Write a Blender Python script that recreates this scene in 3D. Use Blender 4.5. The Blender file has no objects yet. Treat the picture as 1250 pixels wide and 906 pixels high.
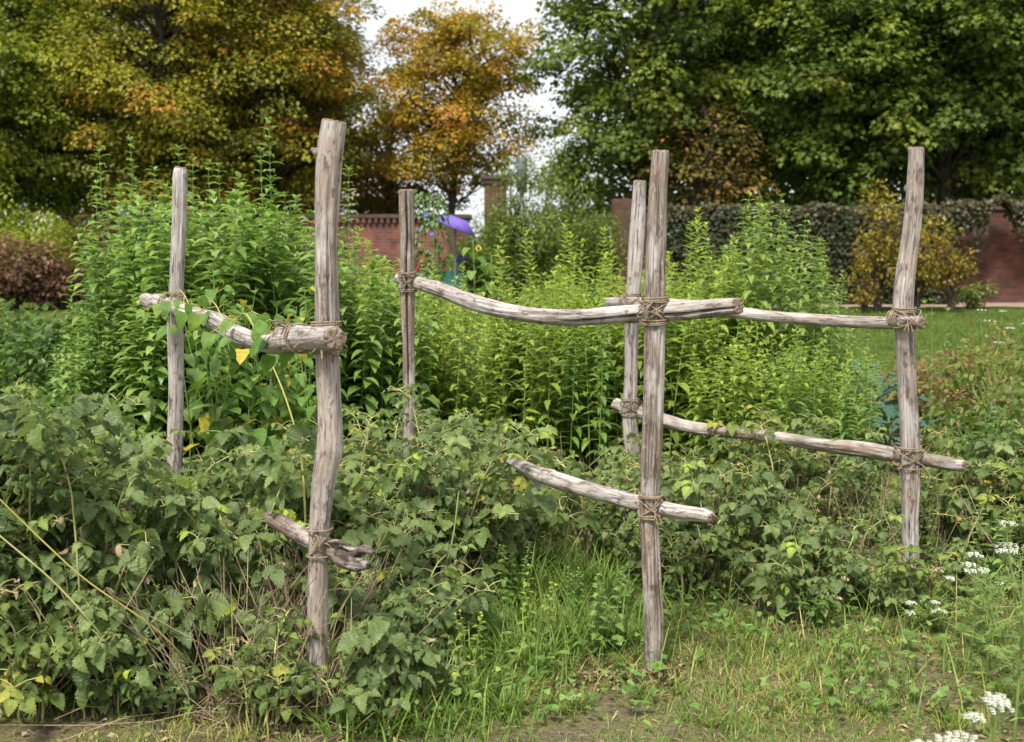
import bpy, math, random
import numpy as np
from mathutils import Vector, noise

random.seed(11)
rng = np.random.default_rng(11)
S = bpy.context.scene
COL = S.collection
PI = math.pi

# ------------------------------------------------------------------ camera maths
FPX, CX, CY, HOR, CAMZ = 1400.0, 625.0, 453.0, 295.0, 1.5
PITCH = math.atan((CY - HOR) / FPX)
cp, sp_ = math.cos(PITCH), math.sin(PITCH)

def P(px, py, Y):
    """world point seen at photo pixel px,py on the plane y=Y"""
    dx, dy = (px - CX) / FPX, (CY - py) / FPX
    d = (dx, cp + dy * sp_, -sp_ + dy * cp)
    t = Y / d[1]
    return Vector((dx * t, Y, CAMZ + d[2] * t))

def G(px, py):
    dx, dy = (px - CX) / FPX, (CY - py) / FPX
    d = (dx, cp + dy * sp_, -sp_ + dy * cp)
    t = CAMZ / -d[2]
    return Vector((dx * t, d[1] * t, 0.0))

def proj(x, y, z):
    zz = z - CAMZ
    dep = y * cp - zz * sp_
    up = y * sp_ + zz * cp
    return CX + FPX * x / dep, CY - FPX * up / dep

def gz(x, y):
    """ground height"""
    return 0.03 * noise.noise(Vector((x * .5, y * .5, 1.3))) + 0.015 * noise.noise(Vector((x * 2.1, y * 2.1, 4.0)))

# ------------------------------------------------------------------ object helpers
def tag(o, label=None, cat=None, group=None, kind=None):
    if label: o['label'] = label
    if cat: o['category'] = cat
    if group: o['group'] = group
    if kind: o['kind'] = kind
    return o

def empty(name, loc=(0, 0, 0), rz=0.0):
    o = bpy.data.objects.new(name, None)
    COL.objects.link(o)
    o.location = loc
    o.rotation_euler = (0, 0, rz)
    o.empty_display_size = .1
    return o

class Acc:
    """collects geometry, then becomes ONE mesh object"""
    def __init__(s):
        s.V, s.uv, s.var, s.gc = [], [], [], []
        s.F = []          # (array n x k, matindex)
        s.n = 0
    def add(s, V, faces, uv=None, var=0.5, gc=None, mi=0):
        V = np.asarray(V, np.float32).reshape(-1, 3)
        m = len(V)
        s.V.append(V)
        s.uv.append(np.zeros((m, 2), np.float32) if uv is None else np.asarray(uv, np.float32))
        s.var.append(np.full(m, var, np.float32) if np.isscalar(var) else np.asarray(var, np.float32))
        s.gc.append(V if gc is None else np.asarray(gc, np.float32))
        for f in faces:
            f = np.asarray(f, np.int64)
            if len(f): s.F.append((f + s.n, mi))
        s.n += m
    def build(s, name, mats, parent=None, smooth=True, loc=None):
        me = bpy.data.meshes.new(name)
        V = np.concatenate(s.V)
        me.vertices.add(len(V)); me.vertices.foreach_set('co', V.ravel())
        li = np.concatenate([f.ravel() for f, _ in s.F])
        tot = np.concatenate([np.full(len(f), f.shape[1]) for f, _ in s.F])
        mi = np.concatenate([np.full(len(f), m) for f, m in s.F])
        st = np.concatenate([[0], np.cumsum(tot)[:-1]])
        me.loops.add(len(li)); me.loops.foreach_set('vertex_index', li.astype(np.int32))
        me.polygons.add(len(tot))
        me.polygons.foreach_set('loop_start', st.astype(np.int32))
        me.polygons.foreach_set('loop_total', tot.astype(np.int32))
        me.polygons.foreach_set('material_index', mi.astype(np.int32))
        me.polygons.foreach_set('use_smooth', np.full(len(tot), smooth))
        uvl = me.uv_layers.new(name='UVMap')
        uvl.data.foreach_set('uv', np.concatenate(s.uv)[li].ravel().astype(np.float32))
        a = me.attributes.new('var', 'FLOAT', 'POINT'); a.data.foreach_set('value', np.concatenate(s.var))
        g = me.attributes.new('gc', 'FLOAT_VECTOR', 'POINT'); g.data.foreach_set('vector', np.concatenate(s.gc).ravel())
        me.update(calc_edges=True)
        for m in (mats if isinstance(mats, (list, tuple)) else [mats]): me.materials.append(m)
        o = bpy.data.objects.new(name, me)
        COL.objects.link(o)
        if parent: o.parent = parent
        if loc is not None: o.location = loc
        return o

def copy_tree(root, loc, rz, scale=1.0):
    r = root.copy(); COL.objects.link(r)
    r.location = loc; r.rotation_euler = (0, 0, rz); r.scale = (scale,) * 3
    for ch in list(root.children):
        c = ch.copy(); COL.objects.link(c); c.parent = r
        for g in list(ch.children):
            d = g.copy(); COL.objects.link(d); d.parent = c
    return r

def unit(a):
    return a / np.maximum(np.linalg.norm(a, axis=-1, keepdims=True), 1e-9)

# ------------------------------------------------------------------ leaves
def tmpl(K, prof, fold=.25, serr=0.0, ripple=0.0, half=3):
    """leaf outline as K stations, folded along the midrib.  returns V,uv,quads"""
    V, uv, Q = [], [], []
    for i in range(K):
        t = i / (K - 1)
        w = prof(t) * (1 + (serr if i % 2 else -serr) * (0 < i < K - 1))
        yy = t + (serr * .12 if i % 2 else 0)
        zz = fold * w * .5 + ripple * math.sin(i * 2.2) * w
        V += [(-w / 2, yy, zz), (0, t, 0), (w / 2, yy, zz)]
        uv += [(0.5 - w / 2, t), (.5, t), (.5 + w / 2, t)]
        if i:
            a, b = 3 * (i - 1), 3 * i
            Q += [(a, a + 1, b + 1, b), (a + 1, a + 2, b + 2, b + 1)]
    return np.array(V, np.float32), np.array(uv, np.float32), np.array(Q)

def blade_tmpl(K):
    V, uv, Q = [], [], []
    for i in range(K):
        t = i / (K - 1); w = (1 - t ** 2.2) * .96 + .04
        V += [(-w / 2, t, 0), (w / 2, t, 0)]; uv += [(0, t), (1, t)]
        if i:
            a, b = 2 * (i - 1), 2 * i; Q.append((a, a + 1, b + 1, b))
    return np.array(V, np.float32), np.array(uv, np.float32), np.array(Q)

lance = lambda t: max(.03, math.sin(PI * t ** .75))
ovate = lambda t: max(.03, math.sin(PI * t ** .62) ** .8)
heart = lambda t: max(.05, (math.sin(PI * (0.12 + .88 * t) ** .62)) ** .75)
T_RASP = tmpl(17, ovate, .34, .13, .075)
T_OV = tmpl(6, ovate, .28)
T_HEART = tmpl(8, heart, .22, 0, .03)
T_LAN = tmpl(6, lance, .35)
T_LANS = tmpl(4, lance, .35)
T_DIA = (np.array([(0, 0, 0), (.5, .45, .12), (0, 1, -.1), (-.5, .45, .12)], np.float32),
         np.array([(.5, 0), (1, .45), (.5, 1), (0, .45)], np.float32), np.array([(0, 1, 2, 3)]))
T_BL = blade_tmpl(5)
T_BL3 = blade_tmpl(4)
# five-lobed (maple-like) leaf: fan of triangles
def maple_tmpl():
    pts = [(0, 0), (.30, .02), (.5, .22), (.28, .33), (.52, .62), (.20, .62), (0, 1), (-.20, .62), (-.52, .62), (-.28, .33), (-.5, .22), (-.30, .02)]
    V = [(0, .36, -.04)] + [(x, y, .22 * abs(x) - .12 * y * y) for x, y in pts]
    T = [(0, i + 1, (i + 1) % 12 + 1) for i in range(12)]
    return np.array(V, np.float32), np.array([(.5 + v[0], v[1]) for v in V], np.float32), np.array(T)
T_MAPLE = maple_tmpl()

def add_leaves(acc, T, pos, axis, nrm, L, W, droop, var, mi=0):
    TV, TU, TF = T
    pos = np.asarray(pos, np.float64).reshape(-1, 3); n = len(pos)
    if n == 0: return
    br = lambda a: np.broadcast_to(np.asarray(a, np.float64), (n,))
    axis = unit(np.broadcast_to(np.asarray(axis, np.float64), (n, 3)))
    nrm = np.broadcast_to(np.asarray(nrm, np.float64), (n, 3))
    side = unit(np.cross(axis, nrm)); nrm = np.cross(side, axis)
    L, W, droop, var = br(L), br(W), br(droop), br(var)
    x, y, z = TV[:, 0][None], TV[:, 1][None], TV[:, 2][None]
    # bend as an arc: keeps the leaf's length
    th = droop[:, None] * y * 1.6
    fw = np.where(np.abs(th) > 1e-4, np.sin(th) / np.maximum(droop[:, None] * 1.6, 1e-4), y)
    dn = np.where(np.abs(th) > 1e-4, (1 - np.cos(th)) / np.maximum(droop[:, None] * 1.6, 1e-4), 0)
    V = (pos[:, None] + axis[:, None] * (fw * L[:, None])[..., None] + side[:, None] * (x * W[:, None])[..., None]
         + nrm[:, None] * (z * W[:, None] - dn * L[:, None])[..., None])
    m = TV.shape[0]
    Fc = (TF[None] + (np.arange(n) * m)[:, None, None]).reshape(-1, TF.shape[1])
    acc.add(V.reshape(-1, 3), [Fc], np.tile(TU, (n, 1)), np.repeat(var, m), None, mi)

def tube(acc, pts, rad, k=6, var=.5, mi=0, cap=False):
    pts = np.asarray([tuple(p) for p in pts], float); n = len(pts)
    rad = np.broadcast_to(np.asarray(rad, float), (n,))
    tan = unit(np.gradient(pts, axis=0))
    up = np.array((0, 0, 1.)) if abs(tan[0][2]) < .8 else np.array((1., 0, 0))
    a = np.zeros((n, 3)); u = up
    for i in range(n):
        u = u - tan[i] * np.dot(u, tan[i]); u = u / (np.linalg.norm(u) + 1e-9); a[i] = u
    b = np.cross(tan, a)
    th = np.arange(k) * 2 * PI / k
    V = pts[:, None] + rad[:, None, None] * (np.cos(th)[None, :, None] * a[:, None] + np.sin(th)[None, :, None] * b[:, None])
    i, j = np.meshgrid(np.arange(n - 1), np.arange(k), indexing='ij')
    Q = np.stack([i * k + j, i * k + (j + 1) % k, (i + 1) * k + (j + 1) % k, (i + 1) * k + j], -1).reshape(-1, 4)
    ln = np.concatenate([[0], np.cumsum(np.linalg.norm(np.diff(pts, axis=0), axis=1))])
    uv = np.stack([np.tile(np.arange(k) / k, n), np.repeat(ln, k)], -1)
    F = [Q]
    if cap and k >= 3:
        F += [np.arange(k)[::-1][None], (np.arange(k) + (n - 1) * k)[None]]
    acc.add(V.reshape(-1, 3), F, uv, var, None, mi)

def box(acc, c, s, mi=0, var=.5):
    c = np.array(c, float); s = np.array(s, float) / 2
    V = [c + s * np.array((x, y, z)) for x in (-1, 1) for y in (-1, 1) for z in (-1, 1)]
    acc.add(V, [[(0, 1, 3, 2), (4, 6, 7, 5), (0, 4, 5, 1), (2, 3, 7, 6), (0, 2, 6, 4), (1, 5, 7, 3)]], None, var, None, mi)

def catmull(pts, step):
    """pts rows x,y,z,r -> resampled rows"""
    p = np.asarray(pts, float)
    q = np.vstack([2 * p[0] - p[1], p, 2 * p[-1] - p[-2]])
    out = []
    for i in range(1, len(q) - 2):
        seg = np.linalg.norm(q[i + 1][:3] - q[i][:3]); m = max(2, int(seg / step))
        for t in np.arange(m) / m:
            out.append(.5 * ((2 * q[i]) + (-q[i - 1] + q[i + 1]) * t + (2 * q[i - 1] - 5 * q[i] + 4 * q[i + 1] - q[i + 2]) * t * t
                             + (-q[i - 1] + 3 * q[i] - 3 * q[i + 1] + q[i + 2]) * t ** 3))
    out.append(q[-2])
    return np.array(out)

def log(acc, pts, seed=0, cracks=(), k=56, step=.018, rough=1.0, knots=(), jag=0.0):
    """weathered round timber along pts (x,y,z,radius); cracks = (angle, start, end, depth)"""
    p = catmull(pts, step); n = len(p)
    c, r = p[:, :3], p[:, 3] * .95
    tan = unit(np.gradient(c, axis=0))
    u = np.array((0, -1., 0)) if abs(tan[0][1]) < .7 else np.array((1., 0, 0))
    A = np.zeros((n, 3))
    for i in range(n):
        u = u - tan[i] * np.dot(u, tan[i]); u /= np.linalg.norm(u); A[i] = u
    B = np.cross(tan, A)
    ln = np.concatenate([[0], np.cumsum(np.linalg.norm(np.diff(c, axis=0), axis=1))])
    Ltot = ln[-1]
    th = np.arange(k) * 2 * PI / k
    R = np.zeros((n, k)); varr = np.zeros((n, k))
    for i in range(n):
        for j in range(k):
            ct, st = math.cos(th[j]), math.sin(th[j])
            f = 1 + .10 * rough * noise.noise(Vector((ct * .9 + seed, st * .9, ln[i] * 3.2)))
            f += .05 * rough * noise.noise(Vector((ct * 2.2, st * 2.2 + seed, ln[i] * 9)))
            f += .035 * rough * noise.noise(Vector((ct * 7, st * 7, ln[i] * 2.5 + seed)))
            for (ca, s0, s1, dep) in cracks:
                tt = ln[i] / Ltot
                if s0 < tt < s1:
                    wob = ca + .25 * noise.noise(Vector((ln[i] * 4, seed, ca)))
                    da = (th[j] - wob + PI) % (2 * PI) - PI
                    e = min(1, (tt - s0) * 14 + (.3 if s0 <= 0 else 0), (s1 - tt) * 14 + (.3 if s1 >= 1 else 0))
                    cg = e * math.exp(-(da / .12) ** 2); f -= dep * cg; varr[i, j] = max(varr[i, j], min(1.2, cg * dep * 3))
            for (ka, ks, kr, kh) in knots:
                da = (th[j] - ka + PI) % (2 * PI) - PI
                d2 = (da * r[i]) ** 2 + (ln[i] - ks * Ltot) ** 2
                f += kh * math.exp(-d2 / kr ** 2)
                varr[i, j] = max(varr[i, j], math.exp(-d2 / (kr * .5) ** 2))
            R[i, j] = f
    dirs = np.cos(th)[None, :, None] * A[:, None] + np.sin(th)[None, :, None] * B[:, None]
    V = c[:, None] + (R * r[:, None])[..., None] * dirs
    gcx = np.stack([np.cos(th)[None] * r[:, None] + seed, np.sin(th)[None] * r[:, None] + seed * .7, np.repeat(ln[:, None], k, 1)], -1)
    i, j = np.meshgrid(np.arange(n - 1), np.arange(k), indexing='ij')
    Q = np.stack([i * k + j, i * k + (j + 1) % k, (i + 1) * k + (j + 1) % k, (i + 1) * k + j], -1).reshape(-1, 4)
    acc.add(V.reshape(-1, 3), [Q], None, varr.ravel(), gcx.reshape(-1, 3), 0)
    for e, sgn in ((0, -1), (n - 1, 1)):
        VV, GG = [], []
        fr = (1.0, .93, .7, .4)
        for q, f in enumerate(fr):
            off = (0, .006, .007, .006)[q] * (1 + 0)
            for jj in range(k):
                base = c[e] + (V[e, jj] - c[e]) * f + tan[e] * sgn * off
                if q: base = base + tan[e] * sgn * (.004 + jag) * noise.noise(Vector((math.cos(th[jj]) * 3 * f + seed, math.sin(th[jj]) * 3 * f, e)))
                VV.append(base); GG.append((math.cos(th[jj]) * f, math.sin(th[jj]) * f, seed))
        VV.append(c[e] + tan[e] * sgn * .006); GG.append((0, 0, seed))
        Q2 = []
        for q in range(3):
            for jj in range(k):
                a0, a1 = q * k + jj, q * k + (jj + 1) % k
                b0, b1 = a0 + k, a1 + k
                Q2.append((a0, a1, b1, b0) if sgn > 0 else (a0, b0, b1, a1))
        T2 = [((3 * k + jj, 3 * k + (jj + 1) % k, 4 * k) if sgn > 0 else (3 * k + (jj + 1) % k, 3 * k + jj, 4 * k)) for jj in range(k)]
        acc.add(VV, [Q2, T2], None, .5, GG, 1)
    return p

# ------------------------------------------------------------------ materials
def newmat(name):
    m = bpy.data.materials.new(name); m.use_nodes = True
    nt = m.node_tree; nt.nodes.clear()
    out = nt.nodes.new('ShaderNodeOutputMaterial')
    return m, nt, out

def N(nt, t, **kw):
    n = nt.nodes.new(t)
    for k, v in kw.items():
        if k in n.inputs.keys() if hasattr(n.inputs, 'keys') else False: n.inputs[k].default_value = v
        else: setattr(n, k, v)
    return n

def link(nt, a, b): nt.links.new(a, b)

def ramp(nt, fac, stops, interp='LINEAR'):
    r = nt.nodes.new('ShaderNodeValToRGB'); r.color_ramp.interpolation = interp
    while len(r.color_ramp.elements) < len(stops): r.color_ramp.elements.new(.5)
    for e, (p, c) in zip(r.color_ramp.elements, stops):
        e.position = p; e.color = (c[0], c[1], c[2], 1)
    link(nt, fac, r.inputs[0]); return r.outputs[0]

def mixc(nt, fac, a, b, mode='MIX'):
    m = nt.nodes.new('ShaderNodeMix'); m.data_type = 'RGBA'; m.blend_type = mode
    for s, v in ((m.inputs[0], fac), (m.inputs[6], a), (m.inputs[7], b)):
        if isinstance(v, (int, float)): s.default_value = v
        elif isinstance(v, tuple): s.default_value = (v[0], v[1], v[2], 1)
        else: link(nt, v, s)
    return m.outputs[2]

def math_(nt, op, a, b=None, c=None):
    m = nt.nodes.new('ShaderNodeMath'); m.operation = op
    for s, v in zip(m.inputs, (a, b, c)):
        if v is None: continue
        if isinstance(v, (int, float)): s.default_value = v
        else: link(nt, v, s)
    return m.outputs[0]

def noise_(nt, vec, scale, detail=3, rough=.55, map_=None):
    if map_ is not None:
        mp = nt.nodes.new('ShaderNodeMapping'); mp.inputs['Scale'].default_value = map_
        link(nt, vec, mp.inputs[0]); vec = mp.outputs[0]
    n = nt.nodes.new('ShaderNodeTexNoise'); n.inputs['Scale'].default_value = scale
    n.inputs['Detail'].default_value = detail; n.inputs['Roughness'].default_value = rough
    link(nt, vec, n.inputs['Vector']); return n.outputs[0]

def attr(nt, name, out='Fac'):
    a = nt.nodes.new('ShaderNodeAttribute'); a.attribute_name = name; return a.outputs[out]

def leaf_mat(name, stops, trans=.30, rough=.5, veins=0, back=.35, spec=.35, shift=.06, patch=None):
    """stops: colour ramp over the per-leaf 'var' attribute (0..1)"""
    m, nt, out = newmat(name)
    v = attr(nt, 'var')
    oi = nt.nodes.new('ShaderNodeObjectInfo')
    v2 = math_(nt, 'ADD', v, math_(nt, 'MULTIPLY', math_(nt, 'SUBTRACT', oi.outputs['Random'], .5), shift * 2))
    col = ramp(nt, v2, stops)
    tc = nt.nodes.new('ShaderNodeTexCoord')
    nz = noise_(nt, tc.outputs['Object'], 45, 2)
    col = mixc(nt, 1, col, ramp(nt, nz, [(.3, (.72, .72, .72)), (.7, (1.2, 1.2, 1.2))]), 'MULTIPLY')
    bump_in = None
    if veins:
        sep = nt.nodes.new('ShaderNodeSeparateXYZ'); link(nt, tc.outputs['UV'], sep.inputs[0])
        du = math_(nt, 'ABSOLUTE', math_(nt, 'SUBTRACT', sep.outputs[0], .5))
        ph = math_(nt, 'SUBTRACT', math_(nt, 'MULTIPLY', sep.outputs[1], float(veins)), math_(nt, 'MULTIPLY', du, veins * .75))
        fr = math_(nt, 'ABSOLUTE', math_(nt, 'SUBTRACT', math_(nt, 'FRACT', ph), .5))      # 0 at vein
        vein = math_(nt, 'MAXIMUM', math_(nt, 'SUBTRACT', 1, math_(nt, 'MULTIPLY', fr, 7)), math_(nt, 'SUBTRACT', 1, math_(nt, 'MULTIPLY', du, 34)))
        vein = math_(nt, 'MAXIMUM', vein, 0)
        col = mixc(nt, math_(nt, 'MULTIPLY', vein, .38), col, mixc(nt, 1, col, (1.7, 1.55, 1.5), 'MULTIPLY'))
        bump_in = math_(nt, 'MULTIPLY', fr, 1.0)
    geo = nt.nodes.new('ShaderNodeNewGeometry')
    if back:
        pale = mixc(nt, .5, mixc(nt, 1, col, (1.45, 1.35, 1.6), 'MULTIPLY'), (.22, .26, .17))
        col = mixc(nt, math_(nt, 'MULTIPLY', geo.outputs['Backfacing'], back), col, pale)
    b = nt.nodes.new('ShaderNodeBsdfPrincipled')
    link(nt, col, b.inputs['Base Color']); b.inputs['Roughness'].default_value = rough
    b.inputs['Specular IOR Level'].default_value = spec
    if bump_in is not None:
        bp = nt.nodes.new('ShaderNodeBump'); bp.inputs['Strength'].default_value = .5; bp.inputs['Distance'].default_value = .004
        link(nt, bump_in, bp.inputs['Height']); link(nt, bp.outputs[0], b.inputs['Normal'])
    tr = nt.nodes.new('ShaderNodeBsdfTranslucent')
    link(nt, mixc(nt, 1, col, (1.5, 1.6, .8), 'MULTIPLY'), tr.inputs[0])
    mx = nt.nodes.new('ShaderNodeMixShader'); mx.inputs[0].default_value = trans
    link(nt, b.outputs[0], mx.inputs[1]); link(nt, tr.outputs[0], mx.inputs[2]); link(nt, mx.outputs[0], out.inputs[0])
    return m

def simple_mat(name, a, b=None, scale=20, rough=.8, bump=0.0, spec=.3, var=False, map_=None):
    m, nt, out = newmat(name)
    tc = nt.nodes.new('ShaderNodeTexCoord')
    nz = noise_(nt, tc.outputs['Object'], scale, 4, .6, map_)
    col = ramp(nt, nz, [(.3, a), (.7, b or tuple(x * 1.4 for x in a))])
    if var:
        col = mixc(nt, 1, col, ramp(nt, attr(nt, 'var'), [(0, (.5, .5, .5)), (1, (1.5, 1.5, 1.5))]), 'MULTIPLY')
    bs = nt.nodes.new('ShaderNodeBsdfPrincipled'); link(nt, col, bs.inputs['Base Color'])
    bs.inputs['Roughness'].default_value = rough; bs.inputs['Specular IOR Level'].default_value = spec
    if bump:
        bp = nt.nodes.new('ShaderNodeBump'); bp.inputs['Strength'].default_value = bump; bp.inputs['Distance'].default_value = .01
        link(nt, nz, bp.inputs['Height']); link(nt, bp.outputs[0], bs.inputs['Normal'])
    link(nt, bs.outputs[0], out.inputs[0]); return m

def wood_mat(name, light, mid, dark, warm, wamt=.5):
    m, nt, out = newmat(name)
    g = attr(nt, 'gc', 'Vector')
    fine = noise_(nt, g, 1, 5, .65, (170, 170, 9))
    streak = noise_(nt, g, 1, 5, .68, (48, 48, 5.5))
    patch = noise_(nt, g, 1, 5, .65, (18, 18, 9))
    big = noise_(nt, g, 1, 3, .5, (7, 7, 2.2))
    col = ramp(nt, streak, [(.28, dark), (.42, mid), (.62, light)])
    col = mixc(nt, math_(nt, 'MULTIPLY', ramp(nt, patch, [(.42, (0, 0, 0)), (.6, (1, 1, 1))]), wamt), col, warm)
    col = mixc(nt, 1, col, ramp(nt, big, [(.3, (.78, .78, .80)), (.7, (1.12, 1.1, 1.08))]), 'MULTIPLY')
    col = mixc(nt, 1, col, ramp(nt, fine, [(.3, (.62, .60, .60)), (.6, (1.1, 1.1, 1.1))]), 'MULTIPLY')
    # long dark drying cracks
    cr = noise_(nt, g, 1, 2, .5, (90, 90, 2.0))
    crk = ramp(nt, math_(nt, 'ABSOLUTE', math_(nt, 'SUBTRACT', cr, .5)), [(.0, (1, 1, 1)), (.022, (0, 0, 0))])
    crk2 = math_(nt, 'MULTIPLY', crk, ramp(nt, patch, [(.4, (1, 1, 1)), (.62, (.1, .1, .1))]))
    col = mixc(nt, math_(nt, 'MULTIPLY', crk2, .8), col, (.045, .034, .028))
    col = mixc(nt, math_(nt, 'MULTIPLY', attr(nt, 'var'), .65), col, (.07, .045, .03))
    mk = noise_(nt, g, 1, 4, .7, (34, 34, 13))
    col = mixc(nt, ramp(nt, mk, [(.55, (0, 0, 0)), (.62, (.8, .8, .8))]), col, (.115, .08, .06))
    pl_ = noise_(nt, g, 1, 4, .6, (11, 11, 4.5))
    col = mixc(nt, ramp(nt, pl_, [(.52, (0, 0, 0)), (.64, (.6, .6, .6))]), col, (.58, .55, .53))
    # small insect holes and lichen specks
    sp = noise_(nt, g, 1, 2, .5, (220, 220, 120))
    col = mixc(nt, ramp(nt, sp, [(.68, (0, 0, 0)), (.74, (.8, .8, .8))]), col, (.06, .045, .035))
    li = noise_(nt, g, 1, 3, .7, (60, 60, 40))
    col = mixc(nt, math_(nt, 'MULTIPLY', ramp(nt, li, [(.60, (0, 0, 0)), (.68, (1, 1, 1))]), .5), col, (.50, .50, .44))
    bs = nt.nodes.new('ShaderNodeBsdfPrincipled'); link(nt, col, bs.inputs['Base Color'])
    bs.inputs['Roughness'].default_value = .85; bs.inputs['Specular IOR Level'].default_value = .2
    h = math_(nt, 'SUBTRACT', math_(nt, 'ADD', math_(nt, 'MULTIPLY', fine, .5), math_(nt, 'MULTIPLY', streak, .9)), math_(nt, 'MULTIPLY', crk2, .9))
    bp = nt.nodes.new('ShaderNodeBump'); bp.inputs['Strength'].default_value = 1.0; bp.inputs['Distance'].default_value = .0045
    link(nt, h, bp.inputs['Height']); link(nt, bp.outputs[0], bs.inputs['Normal'])
    link(nt, bs.outputs[0], out.inputs[0]); return m

def cut_mat():
    m, nt, out = newmat('cut_end_wood')
    g = attr(nt, 'gc', 'Vector')
    sep = nt.nodes.new('ShaderNodeSeparateXYZ'); link(nt, g, sep.inputs[0])
    r = math_(nt, 'SQRT', math_(nt, 'ADD', math_(nt, 'MULTIPLY', sep.outputs[0], sep.outputs[0]), math_(nt, 'MULTIPLY', sep.outputs[1], sep.outputs[1])))
    nz = noise_(nt, g, 3, 4)
    ring = math_(nt, 'SINE', math_(nt, 'ADD', math_(nt, 'MULTIPLY', r, 34), math_(nt, 'MULTIPLY', nz, 9)))
    an = math_(nt, 'ARCTAN2', sep.outputs[0], sep.outputs[1])
    rad = math_(nt, 'ABSOLUTE', math_(nt, 'SINE', math_(nt, 'ADD', math_(nt, 'MULTIPLY', an, 2.5), math_(nt, 'MULTIPLY', nz, 7))))
    col = ramp(nt, ring, [(0, (.17, .12, .085)), (1, (.36, .29, .215))])
    col = mixc(nt, ramp(nt, rad, [(0, (1, 1, 1)), (.09, (0, 0, 0))]), col, (.05, .035, .025))
    col = mixc(nt, ramp(nt, r, [(0.02, (1, 1, 1)), (.12, (0, 0, 0))]), col, (.05, .03, .02))
    col = mixc(nt, 1, col, ramp(nt, noise_(nt, g, 14, 3), [(.3, (.65, .65, .65)), (.7, (1.2, 1.2, 1.2))]), 'MULTIPLY')
    bs = nt.nodes.new('ShaderNodeBsdfPrincipled'); link(nt, col, bs.inputs['Base Color']); bs.inputs['Roughness'].default_value = .9
    link(nt, bs.outputs[0], out.inputs[0]); return m

W_PALE = wood_mat('weathered_wood', (.50, .455, .425), (.34, .30, .27), (.115, .09, .075), (.34, .25, .20), .5)
W_GREY = wood_mat('silvery_wood', (.56, .52, .49), (.39, .355, .33), (.13, .11, .10), (.37, .31, .265), .4)
W_BROWN = wood_mat('brown_wood', (.40, .36, .325), (.26, .215, .18), (.085, .065, .05), (.26, .18, .13), .6)
W_DIM = wood_mat('dark_brown_wood', (.34, .29, .25), (.21, .17, .14), (.08, .06, .05), (.20, .12, .09), .6)  # brown wood in a darker, duller tone, for the low left rail
W_ROT = wood_mat('rotten_wood', (.20, .165, .14), (.08, .06, .05), (.03, .022, .018), (.12, .085, .06), .5)
CUT = cut_mat()

def rope_mat():
    m, nt, out = newmat('twine')
    tc = nt.nodes.new('ShaderNodeTexCoord')
    sep = nt.nodes.new('ShaderNodeSeparateXYZ'); link(nt, tc.outputs['UV'], sep.inputs[0])
    tw = math_(nt, 'SINE', math_(nt, 'ADD', math_(nt, 'MULTIPLY', sep.outputs[1], 900), math_(nt, 'MULTIPLY', sep.outputs[0], 12.566)))
    nz = noise_(nt, tc.outputs['Object'], 60, 3)
    col = ramp(nt, nz, [(.3, (.26, .19, .12)), (.7, (.52, .42, .30))])
    col = mixc(nt, 1, col, ramp(nt, tw, [(0, (.65, .65, .65)), (1, (1.1, 1.1, 1.1))]), 'MULTIPLY')
    bs = nt.nodes.new('ShaderNodeBsdfPrincipled'); link(nt, col, bs.inputs['Base Color']); bs.inputs['Roughness'].default_value = .9
    bp = nt.nodes.new('ShaderNodeBump'); bp.inputs['Strength'].default_value = .7; bp.inputs['Distance'].default_value = .002
    link(nt, tw, bp.inputs['Height']); link(nt, bp.outputs[0], bs.inputs['Normal'])
    link(nt, bs.outputs[0], out.inputs[0]); return m
ROPE = rope_mat()

M_RASP = leaf_mat('raspberry_leaf', [(0, (.06, .10, .03)), (.45, (.12, .18, .052)), (.8, (.20, .27, .085)), (.93, (.25, .35, .065)), (1, (.33, .43, .05))], .28, .47, 8, .8, .45, .10)
M_RASPY = leaf_mat('raspberry_leaf_warm', [(0, (.06, .105, .024)), (.45, (.125, .185, .042)), (.85, (.24, .295, .065)), (1, (.40, .37, .07))], .30, .5, 8, .8, .35, .10)
M_TALL = leaf_mat('tall_herb_leaf', [(0, (.06, .125, .022)), (.45, (.14, .245, .05)), (.85, (.235, .35, .09)), (1, (.33, .42, .10))], .32, .45, 0, .3, .4, .08)
M_GOLD = leaf_mat('goldenrod_leaf', [(0, (.105, .165, .028)), (.45, (.215, .30, .05)), (.85, (.33, .41, .075)), (1, (.43, .46, .09))], .36, .5, 0, .2, .3, .10)
M_RSP = leaf_mat('spire_leaf', [(0, (.09, .15, .03)), (.5, (.18, .27, .055)), (1, (.29, .38, .09))], .3, .5, 0, .3, .4, .08)
M_BROAD = leaf_mat('broad_leaf', [(0, (.06, .14, .025)), (.6, (.12, .23, .04)), (.9, (.20, .30, .05)), (1, (.48, .40, .05))], .32, .5, 7, .3, .35, .06)
M_SHRUB = leaf_mat('dark_shrub_leaf', [(0, (.04, .085, .015)), (.6, (.085, .165, .025)), (1, (.17, .27, .04))], .25, .45, 0, .3, .4, .08)
M_GRASS = leaf_mat('grass_blade', [(0, (.08, .15, .025)), (.4, (.14, .24, .04)), (.62, (.25, .31, .055)), (.8, (.36, .33, .09)), (1, (.48, .39, .19))], .25, .55, 0, .1, .3, 0)
M_KALE = leaf_mat('kale_leaf', [(0, (.035, .09, .06)), (1, (.085, .17, .105))], .15, .5, 5, .2, .4, .05)
M_YRED = leaf_mat('autumn_herb_leaf', [(0, (.13, .06, .05)), (.3, (.22, .13, .07)), (.55, (.28, .24, .07)), (1, (.18, .24, .06))], .3, .6, 0, .1, .3, .12)
M_DRY = simple_mat('dry_stem', (.17, .12, .075), (.42, .33, .22), 14, .9, var=True)
M_STEM = simple_mat('green_stem', (.12, .19, .05), (.22, .30, .09), 12, .7, var=True)
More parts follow.
